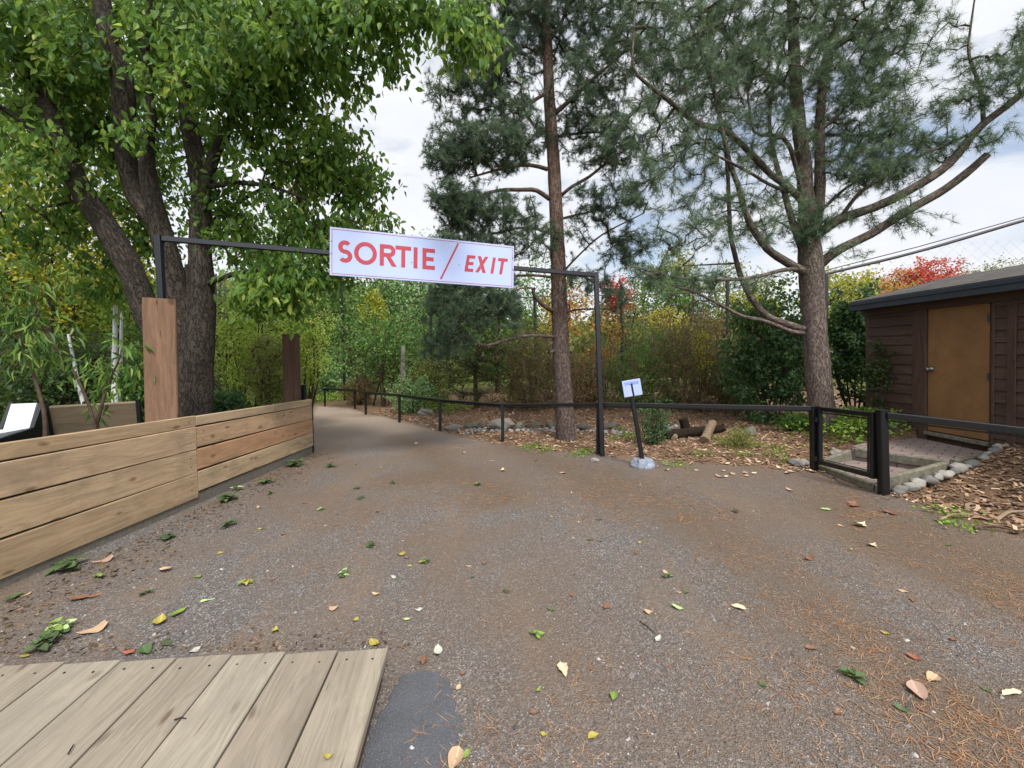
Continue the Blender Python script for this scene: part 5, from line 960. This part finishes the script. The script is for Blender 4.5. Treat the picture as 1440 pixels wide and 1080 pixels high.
sapling([(136, 595, 4.45, .02), (143, 570, 4.45, .016), (150, 545, 4.5, .012), (170, 500, 4.6, .008)], 'short sapling stem leaning right in front of the grey board bench', 26, .13)
# distant wood
mb = MB(); n = 60000; a = rng.uniform(-62, 62, n); rr = rng.uniform(24, 44, n); x = np.sin(np.radians(a))*rr; y = np.cos(np.radians(a))*rr
top = (3.6+1.1*vn(x, y, .25)+.7*vn(y, x, .7)); top = np.where(a < -4, top+3.2, top); top = np.where(a > 32, top*.95, top); z = rng.random(n)**.8*top*(rr/34)
leaves(mb, np.stack([x, y, z], 1), nrm(rng.normal(size=(n, 3))), rng.uniform(.3, .6, n), 1.2, True, None, np.clip(.5+.5*vn(x, y, .35)+rng.normal(size=n)*.12, 0, 1))
tag(mb.build('distant_wood', mat_leaf('distant_wood_leaf', [(56, 76, 40), (84, 104, 50), (110, 120, 56), (140, 124, 60), (112, 92, 54)], .3)), 'far mixed autumn woodland closing the view', kind='stuff')
# ---- aviary fence posts and net
root = empty('aviary_fence', [*D(752, 570, 13)[:2], 0], 'tall black mesh fence on thin steel posts behind the thickets', 'fence')
prev = None
for (u, vt, Y) in ((330, 300, 17), (478, 330, 16), (605, 400, 13.5), (751, 405, 13), (873, 400, 13), (1023, 392, 12.6)):
    t_ = D(u, vt, Y); b_ = np.array([t_[0], Y, 0.]); t_[2] = max(t_[2], 3.5); mb = MB(); bar(mb, b_, t_, .07, .07, up=(0, 1, 0)); mb.build('post', M_gate, root)
    if prev is not None:
        mb = MB(); 
        for zf in (.985,): tube(mb, [prev*[1, 1, 0]+[0, 0, 3.4*zf], t_*[1, 1, 0]+[0, 0, 3.4*zf]], .014, 5)
        L = np.linalg.norm((t_-prev)[:2]); m_ = int((L+4)/.4)
        for q in range(m_):
            for s_ in (1, -1):
                x0_ = q*.4-4 if s_ > 0 else q*.4; x1_ = x0_+4*s_; za, zb = 0., 3.4; lo, hi_ = 0., 1.
                if s_ > 0: lo = max(lo, -x0_/4); hi_ = min(1, (L-x0_)/4)
                else: lo = max(lo, (x0_-L)/4); hi_ = min(1, x0_/4)
                if hi_-lo > .02:
                    e_ = nrm((t_-prev)*[1, 1, 0]); p0 = prev*[1, 1, 0]+e_*(x0_+4*s_*lo)+[0, 0, 3.4*lo]; p1 = prev*[1, 1, 0]+e_*(x0_+4*s_*hi_)+[0, 0, 3.4*hi_]; tube(mb, [p0, p1], .0035, 3, cap=False)
        mb.build('mesh_panel', M_gate, root)
    prev = t_
pa = D(1150, 388, 10.3); pb_ = D(1440, 310, 9.8); pc = pb_+(pb_-pa)*.35
root = empty('aviary_net', pb_*[1, 1, 0], 'sloping grey pole with diamond netting hanging behind the shed roof', 'net')
mb = MB(); tube(mb, smoothpath([list(pa)+[.045], list((pa+pb_)/2-[0, 0, .06])+[.05], list(pb_)+[.05], list(pc)+[.05]], .4)[:, :3], .034, 8, .1); tube(mb, [pa+[0, 0, .085], (pa+pb_)/2+[0, 0, .05], pb_+[0, 0, .075], pc+[0, 0, .075]], .012, 5); mb.build('pole', mat_plain('dark_pole', (56, 50, 54), .6), root)
mb = MB(); e_ = nrm((pc-pa)*[1, 1, 0]); Lh = np.linalg.norm((pc-pa)[:2]); sl_ = (pc[2]-pa[2])/Lh
for q in range(int(Lh/.26)+30):
    for s_ in (1, -1):
        x0_ = q*.26-(3. if s_ > 0 else 0)
        P_ = []
        for f in np.linspace(0, 1, 31):
            xx = x0_+s_*f*4.; zz = f*4.
            if 0 <= xx <= Lh and zz <= pa[2]+sl_*xx-.02: P_.append(pa*[1, 1, 0]+e_*xx+[0, 0, zz])
        if len(P_) > 2: tube(mb, [P_[0], P_[-1]], .0022, 3, cap=False)
mb.build('netting', mat_plain('net_cord', (150, 150, 156), .7), root)
for f in (.03, .97):
    p = pa+(pc-pa)*f; mb = MB(); bar(mb, p*[1, 1, 0], p, .08, .08, up=(0, 1, 0)); mb.build('post', M_gate, root)
# ================================================================ fallen leaves
LC = {'lime': (116, 138, 62), 'green': (72, 94, 54), 'dark': (66, 78, 50), 'yellow': (154, 142, 64), 'tan': (176, 148, 118), 'cream': (200, 182, 150), 'white': (172, 170, 158), 'brown': (120, 84, 62), 'red': (144, 84, 66), 'pale': (158, 176, 118), 'pink': (166, 136, 120)}
LM = {}
def lmat(k):
    if k not in LM:
        c = LC[k]; t = NT('fallen_'+k); o = t.attr('uvw'); n_ = t.noise(o, 4., 5.); b = t.mix(n_, srgb(c), srgb([x*.78 for x in c])); v = t.n('ShaderNodeMapRange', {'Value': t.math('ABSOLUTE', t.n('ShaderNodeSeparateXYZ', {0: o}).outputs[0]), 'From Min': .01, 'From Max': .03, 'To Min': .5, 'To Max': 0.}).outputs[0]
        sp_ = t.voro(o, 7.); b = t.mix(t.n('ShaderNodeMapRange', {'Value': sp_, 'From Min': .06, 'From Max': .12, 'To Min': .6, 'To Max': 0.}).outputs[0], b, srgb([x*.5 for x in c]))
        LM[k] = t.done(t.bsdf(t.mix(v, b, srgb([min(255, x*1.2) for x in c])), .6, n_, .3, .003, spec=.3))
    return LM[k]
def leafgeo(mb, c, L, ang, curl, fold, wid, tilt=.1, lobed=False, r=.5, seed=0):
    g = np.random.default_rng(seed); ts = np.linspace(0, 1, 8); w = wid*np.sin(np.pi*ts**.8)**.8*(1-.25*ts)
    if lobed: w = w*(1+.38*np.sin(ts*22+seed))
    w[0] = .015; w[-1] = .01; xs_ = np.array([-1, -.5, 0, .5, 1.]); tw = g.normal()*.5
    V = np.array([[x*ww, t_, fold*abs(x*ww)+curl*((t_-.5)**2*2.2)+tw*x*ww*(t_-.5)+.03*math.sin(9*t_+5*x+seed)*abs(x)] for t_, ww in zip(ts, w) for x in xs_])
    U = V.copy(); V = V-[0, .5, 0]; V[:, 2] -= V[:, 2].min(); ct, st_ = math.cos(tilt), math.sin(tilt); V = V@np.array([[1, 0, 0], [0, ct, st_], [0, -st_, ct]])
    V[:, 2] -= V[:, 2].min()-.02; ca, sa = math.cos(ang), math.sin(ang); V = V*L; V = V@np.array([[ca, sa, 0], [-sa, ca, 0], [0, 0, 1]])+c+[0, 0, .002]
    i, j = np.meshgrid(np.arange(7), np.arange(4), indexing='ij'); a = (i*5+j).ravel(); mb.add(V, np.stack([a, a+1, a+6, a+5], 1), U, r)
    if fold > -.5:
        s0_ = V[2]; tube(mb, [s0_, s0_+(V[2]-V[12])*.6+[0, 0, .003]], [.0012, .0008], 4)
def zdeck(u, v):
    return G(u, v, .142)
def fleaf(u, v, wpx, col, label, seed, cat='fallen leaf', group=None, wid=.36, deck=False, lobed=False, name='fallen_leaf', ang=None, curl=None):
    c = zdeck(u, v) if deck else GH(u, v); g = np.random.default_rng(seed); L = max(.032, wpx/FPX*c[1]*.9); mb = MB()
    leafgeo(mb, c, L, g.random()*6.28 if ang is None else ang, g.uniform(.0, .5) if curl is None else curl, g.uniform(.1, .6), wid*g.uniform(.8, 1.1), g.uniform(-.15, .15), lobed, .5, seed)
    o = mb.build(name, lmat(col), loc=c, smooth=True); return tag(o, label, cat, group)
def sprig(u, v, wpx, cols, n, label, seed):
    c = GH(u, v); g = np.random.default_rng(seed); L = .68*wpx/FPX*c[1]; root = empty('leaf_sprig', c, label, 'leaf sprig'); by = {}
    for k in range(n):
        a = g.random()*6.28; q = c+np.array([math.cos(a), math.sin(a), 0])*L*g.uniform(.1, .36)+[0, 0, g.random()*L*.2]; by.setdefault(cols[k % len(cols)], MB()); leafgeo(by[cols[k % len(cols)]], q, L*g.uniform(.38, .56), a+g.normal()*.4-1.57, g.uniform(-.2, .4), g.uniform(.1, .5), .36, g.uniform(-.25, .15), False, .5, seed*7+k)
    mb = MB(); tube(mb, [c+[0, 0, .012], c+[L*.5, L*.1, .01]], [.002, .0012], 5); mb.build('stalk', lmat('green'), root)
    for k, m_ in by.items(): m_.build('leaf_cluster', lmat(k), root, smooth=True)
for row in [(131, 888, 36, 'tan', 'large tan curled leaf above the left part of the deck'), (225, 876, 26, 'yellow', 'yellow leaf above the deck near its left half, left of a lime one'), (252, 863, 34, 'lime', 'long lime leaf just right of the yellow one above the deck'), (279, 812, 14, 'lime', 'small lime leaf left of the yellow-green leaf cluster'), (292, 845, 20, 'pale', 'pale green narrow leaf near the left centre of the path'),
            (232, 803, 22, 'tan', 'tan leaf lying in the needles left of the small lime leaf'), (145, 790, 26, 'pink', 'pinkish grey curled leaf at the foot of the plank wall'), (598, 790, 18, 'green', 'small green leaf upper left centre of the gravel'), (470, 857, 16, 'tan', 'torn tan leaf left of centre on the gravel'), (387, 887, 14, 'yellow', 'small yellow leaf above the middle of the deck edge'), (589, 859, 14, 'white', 'pale folded leaf above the deck corner'),
            (573, 872, 12, 'pale', 'small pale leaf just below the folded one above the deck corner'), (527, 906, 24, 'yellow', 'yellow leaf resting at the corner of the deck'), (616, 918, 24, 'white', 'whitish curled leaf at the top of the asphalt patch'), (596, 930, 22, 'brown', 'brown leaf under the whitish curled leaf'), (640, 1072, 44, 'tan', 'big tan leaf at the bottom edge on the asphalt patch'), (655, 1064, 18, 'lime', 'lime leaf tip above the big tan leaf at the bottom edge'),
            (792, 943, 30, 'cream', 'cream lobed leaf right of the four-leaf lime sprig'), (775, 858, 12, 'green', 'small green leaf above the lime sprig'), (757, 972, 16, 'lime', 'narrow folded lime leaf below the cream lobed leaf'), (863, 981, 22, 'lime', 'bright lime leaf lying alone in the lower centre'), (853, 853, 20, 'brown', 'reddish brown curled leaf right of centre'), (926, 899, 16, 'white', 'small white leaf beside a dark twig'), (913, 862, 16, 'tan', 'pale tan leaf left of the dull yellow one'),
            (953, 856, 18, 'pale', 'dull pale leaf left of the cream oval leaf'), (1038, 855, 22, 'cream', 'cream oval leaf on the needle drift right of centre'), (1137, 787, 18, 'brown', 'small curled brown leaf at right centre'), (1227, 768, 16, 'cream', 'cream leaf on the right part of the path'), (1210, 740, 24, 'cream', 'cream leaf nearest to the black gate post'), (1160, 717, 14, 'pale', 'small pale leaf in front of the gate'), (1291, 976, 40, 'pink', 'largest pinkish tan leaf in the lower right'), (1312, 956, 26, 'tan', 'tan pointed leaf just above the largest one in the lower right'),
            (1268, 999, 20, 'green', 'torn green leaf below the large pinkish tan leaf'), (1286, 926, 20, 'red', 'crumpled red-brown leaf in the lower right'), (1424, 977, 40, 'cream', 'long narrow cream leaf at the right edge'), (664, 812, 8, 'green', 'tiny green leaf in the middle of the gravel'), (713, 833, 14, 'dark', 'small dark green leaf in the middle of the gravel'), (180, 920, 20, 'red', 'orange-red leaf touching the deck edge'), (233, 906, 22, 'dark', 'dark green leaf behind the left part of the deck'), (273, 916, 18, 'white', 'whitish leaf touching the deck edge'),
            (205, 917, 28, 'green', 'green leaf touching the deck edge beside the orange-red one'), (36, 924, 14, 'yellow', 'yellow leaf touching the left end of the deck'), (20, 842, 24, 'green', 'green leaf at the foot of the plank wall near the left edge'), (35, 838, 14, 'tan', 'pale tan leaf next to the green one near the left edge'), (120, 842, 40, 'brown', 'long twisted brown leaf near the foot of the plank wall'), (500, 873, 12, 'yellow', 'small yellow leaf left of the deck corner, slightly higher up'), (553, 812, 10, 'white', 'tiny pale leaf left of centre on the gravel'), (564, 781, 14, 'yellow', 'bright yellow leaf above the tiny pale leaf'),
            (1270, 832, 14, 'tan', 'small tan leaf on the brown needles at the right'), (1340, 900, 14, 'brown', 'small brown leaf at the right of the needle drift'), (1250, 722, 22, 'brown', 'rust brown leaf on the path below the gate post'), (1200, 712, 26, 'brown', 'broad brown leaf below the gate'), (830, 760, 10, 'dark', 'dark leaf scrap in the middle distance'), (1110, 690, 12, 'pink', 'pinkish leaf left of the gate hinge post on the path')]:
    u, v, w, col, lab = row; fleaf(u, v, w, col, lab, int(u*7+v), lobed=(col in ('brown', 'red', 'cream') and w > 18), wid=.2 if 'narrow' in lab or 'long' in lab else .36)
for row in [(755, 897, 36, ['lime', 'lime', 'green'], 5, 'sprig of four bright lime leaves in the centre foreground'), (481, 810, 36, ['green', 'pale'], 8, 'fresh green leaf sprig left of centre on the gravel'), (940, 813, 24, ['green', 'lime'], 6, 'small green sprig right of centre on the gravel'), (1200, 954, 50, ['green', 'lime', 'green'], 8, 'large fresh green leaf sprig in the lower right'), (345, 822, 34, ['lime', 'yellow'], 6, 'yellow-green leaf cluster left of centre'), (207, 835, 28, ['green', 'dark'], 6, 'green leaf cluster between the plank wall and the deck'),
            (520, 768, 26, ['dark', 'green'], 6, 'dark wilted sprig on the gravel above the green one'), (598, 792, 24, ['green', 'yellow'], 5, 'small sprig right of the dark wilted one'), (75, 893, 70, ['lime', 'green', 'pale'], 14, 'wide heap of green leaves just behind the left end of the deck'), (62, 912, 60, ['green', 'dark'], 10, 'dark green leaves tucked against the left end of the deck'), (95, 800, 70, ['dark', 'green'], 14, 'long heap of green leaves at the foot of the plank wall near the left'), (140, 812, 30, ['green', 'lime'], 6, 'green leaves right of the long heap by the wall'),
            (235, 757, 40, ['dark', 'green'], 8, 'dark green leaves by the middle of the plank wall'), (318, 705, 44, ['dark', 'green'], 10, 'dark leaf heap in front of the plank wall joint'), (330, 690, 30, ['green', 'pale'], 6, 'green leaves against the wall beyond the joint'), (320, 742, 40, ['dark', 'dark', 'green'], 8, 'dark wilted leaf pile on the path by the wall'), (415, 655, 44, ['green', 'dark'], 10, 'green leaf pile near the far end of the plank wall'), (375, 680, 34, ['dark', 'green', 'lime'], 8, 'green and dark leaf pile left of the far wall end'), (465, 657, 30, ['dark', 'green'], 6, 'small dark leaf pile on the gravel right of the wall end'),
            (672, 683, 20, ['green', 'lime'], 6, 'green weed tuft in the middle of the path'), (553, 680, 20, ['green', 'pale'], 5, 'green leaf tuft left of the middle of the path'), (502, 687, 16, ['green', 'dark'], 5, 'small green tuft on the path near the wall end'), (508, 702, 20, ['green', 'dark'], 5, 'green tuft just below the small one near the wall end'), (452, 717, 18, ['green', 'pale'], 5, 'faint green tuft on the left part of the path'), (1035, 720, 20, ['dark', 'brown'], 5, 'dark wilted leaf clump in front of the leaning sign'), (380, 695, 20, ['lime', 'green'], 5, 'bright green sprig close to the wall in the middle distance')]:
    u, v, w, cols, n, lab = row; sprig(u, v, w, cols, n, lab, int(u*3+v))
# small repeats nothing tells apart
grp = {'yellow': 'small yellow leaf lying flat on the grey path', 'brown': 'small dull brown leaf on the ground', 'tan': 'small tan leaf scrap on the ground', 'green': 'small plain green leaf scrap on the grey path'}
for k in range(110):
    yy = 1.7+rng.random()**1.2*6.; xx = rng.uniform(-1, 1)*yy*1.15
    if deckwall(np.array([xx+.25]), np.array([yy-.1]))[0] or xx < -3.1: continue
    col = ['brown', 'tan', 'brown', 'yellow', 'tan', 'brown', 'green', 'tan', 'brown'][k % 9]; mb = MB(); c = np.array([xx, yy, Hz(xx, yy)]); leafgeo(mb, c, rng.uniform(.03, .06), rng.random()*6.28, rng.uniform(0, .6), rng.uniform(.1, .6), .33, 0., False, .5, k+900)
    tag(mb.build('small_leaf', lmat(col), loc=c, smooth=True), grp[col], 'fallen leaf', 'small '+col+' leaves strewn over the ground')
for k in range(26):
    u, v = [(rng.uniform(560, 1140), rng.uniform(618, 668)), (rng.uniform(1000, 1140), rng.uniform(655, 672))][k % 2]; c = GH(u, v); mb = MB(); leafgeo(mb, c, rng.uniform(.06, .11), rng.random()*6.28, rng.uniform(0, .6), .3, .35, 0., k % 2 == 0, .5, k+500); tag(mb.build('dry_leaf', lmat(['tan', 'cream', 'pink'][k % 3]), loc=c, smooth=True), 'pale dry leaf on the bed edge along the railing', 'fallen leaf', 'pale dry leaves along the railing')
for (u, v, u2, v2, l_) in [(900, 875, 922, 893, 'thin dark twig beside the small white leaf'), (245, 1014, 262, 1012, 'tiny forked twig lying on the deck'), (96, 1062, 104, 1048, 'small bent twig on the deck near the left bottom corner')]:
    f_ = zdeck if u < 300 else GH; a, b_ = f_(u, v), f_(u2, v2); mb = MB(); tube(mb, [a+[0, 0, .005], (a+b_)/2+[0, .004, .008], b_+[0, 0, .005]], [.003, .0025, .0015], 5); tag(mb.build('twig', M_char, loc=a), l_, 'twig')
fleaf(462, 1066, 16, 'yellow', 'small curled yellowish leaf on the last deck plank', 77, deck=True, curl=.8)
# ================================================================ sky and sun
w = bpy.data.worlds.new('World'); S.world = w; w.use_nodes = True; nt = w.node_tree; nt.nodes.clear()
def wn(typ, ins=None, **kw):
    x = nt.nodes.new(typ)
    for k, v in kw.items(): setattr(x, k, v)
    for k, v in (ins or {}).items():
        if isinstance(v, bpy.types.NodeSocket): nt.links.new(v, x.inputs[k])
        else: x.inputs[k].default_value = v
    return x
SUN_EL, SUN_AZ = R(52), R(158)      # azimuth from +Y towards +X
sky = wn('ShaderNodeTexSky', sky_type='NISHITA', sun_disc=False, sun_elevation=SUN_EL, sun_rotation=SUN_AZ)
tc = wn('ShaderNodeTexCoord').outputs['Generated']
mp = wn('ShaderNodeMapping', {'Vector': tc, 'Location': (.35, .1, 0), 'Scale': (1, 1, 2.6)}).outputs[0]
n1 = wn('ShaderNodeTexNoise', {'Vector': mp, 'Scale': 2.1, 'Detail': 8., 'Roughness': .56}).outputs['Fac']
rp = wn('ShaderNodeValToRGB', {'Fac': n1}); rp.color_ramp.elements[0].position = .36; rp.color_ramp.elements[0].color = (.30, .30, .30, 1); rp.color_ramp.elements[1].position = .48; rp.color_ramp.elements[1].color = (1, 1, 1, 1)
n2 = wn('ShaderNodeTexNoise', {'Vector': mp, 'Scale': 4.5, 'Detail': 6., 'Roughness': .6}).outputs['Fac']
cl = wn('ShaderNodeValToRGB', {'Fac': n2}); cl.color_ramp.elements[0].position = .3; cl.color_ramp.elements[0].color = (5.5, 5.7, 6.2, 1); cl.color_ramp.elements[1].position = .65; cl.color_ramp.elements[1].color = (6.2, 6.3, 6.5, 1)
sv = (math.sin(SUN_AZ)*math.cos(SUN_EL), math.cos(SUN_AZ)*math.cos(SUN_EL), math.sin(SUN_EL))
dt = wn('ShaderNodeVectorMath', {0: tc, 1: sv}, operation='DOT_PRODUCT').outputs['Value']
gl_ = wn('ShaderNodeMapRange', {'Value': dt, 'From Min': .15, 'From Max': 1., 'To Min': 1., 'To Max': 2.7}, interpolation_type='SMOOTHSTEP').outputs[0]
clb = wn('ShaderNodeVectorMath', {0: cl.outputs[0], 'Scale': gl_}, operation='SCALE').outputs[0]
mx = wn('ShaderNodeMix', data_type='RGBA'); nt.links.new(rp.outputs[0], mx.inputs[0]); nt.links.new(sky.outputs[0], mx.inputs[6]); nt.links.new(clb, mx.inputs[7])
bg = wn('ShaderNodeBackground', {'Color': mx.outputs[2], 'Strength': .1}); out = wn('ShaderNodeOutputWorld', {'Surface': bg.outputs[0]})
sl = bpy.data.lights.new('sun', 'SUN'); sl.energy = 3.0; sl.angle = R(12); sl.color = (1, .96, .9); so = bpy.data.objects.new('sun', sl); COL.objects.link(so)
sd = Vector((math.sin(SUN_AZ)*math.cos(SUN_EL), math.cos(SUN_AZ)*math.cos(SUN_EL), math.sin(SUN_EL))); so.rotation_euler = sd.to_track_quat('Z', 'Y').to_euler(); so.location = (3, -6, 10)
S.view_settings.view_transform = 'Standard'; S.view_settings.look = 'None'; S.view_settings.exposure = .68; S.view_settings.gamma = 1
S.render.engine = 'CYCLES'; S.cycles.max_bounces = 6; S.cycles.diffuse_bounces = 4; S.cycles.transmission_bounces = 3; S.cycles.transparent_max_bounces = 4; S.cycles.use_denoising = True
print('objects', len(S.objects))
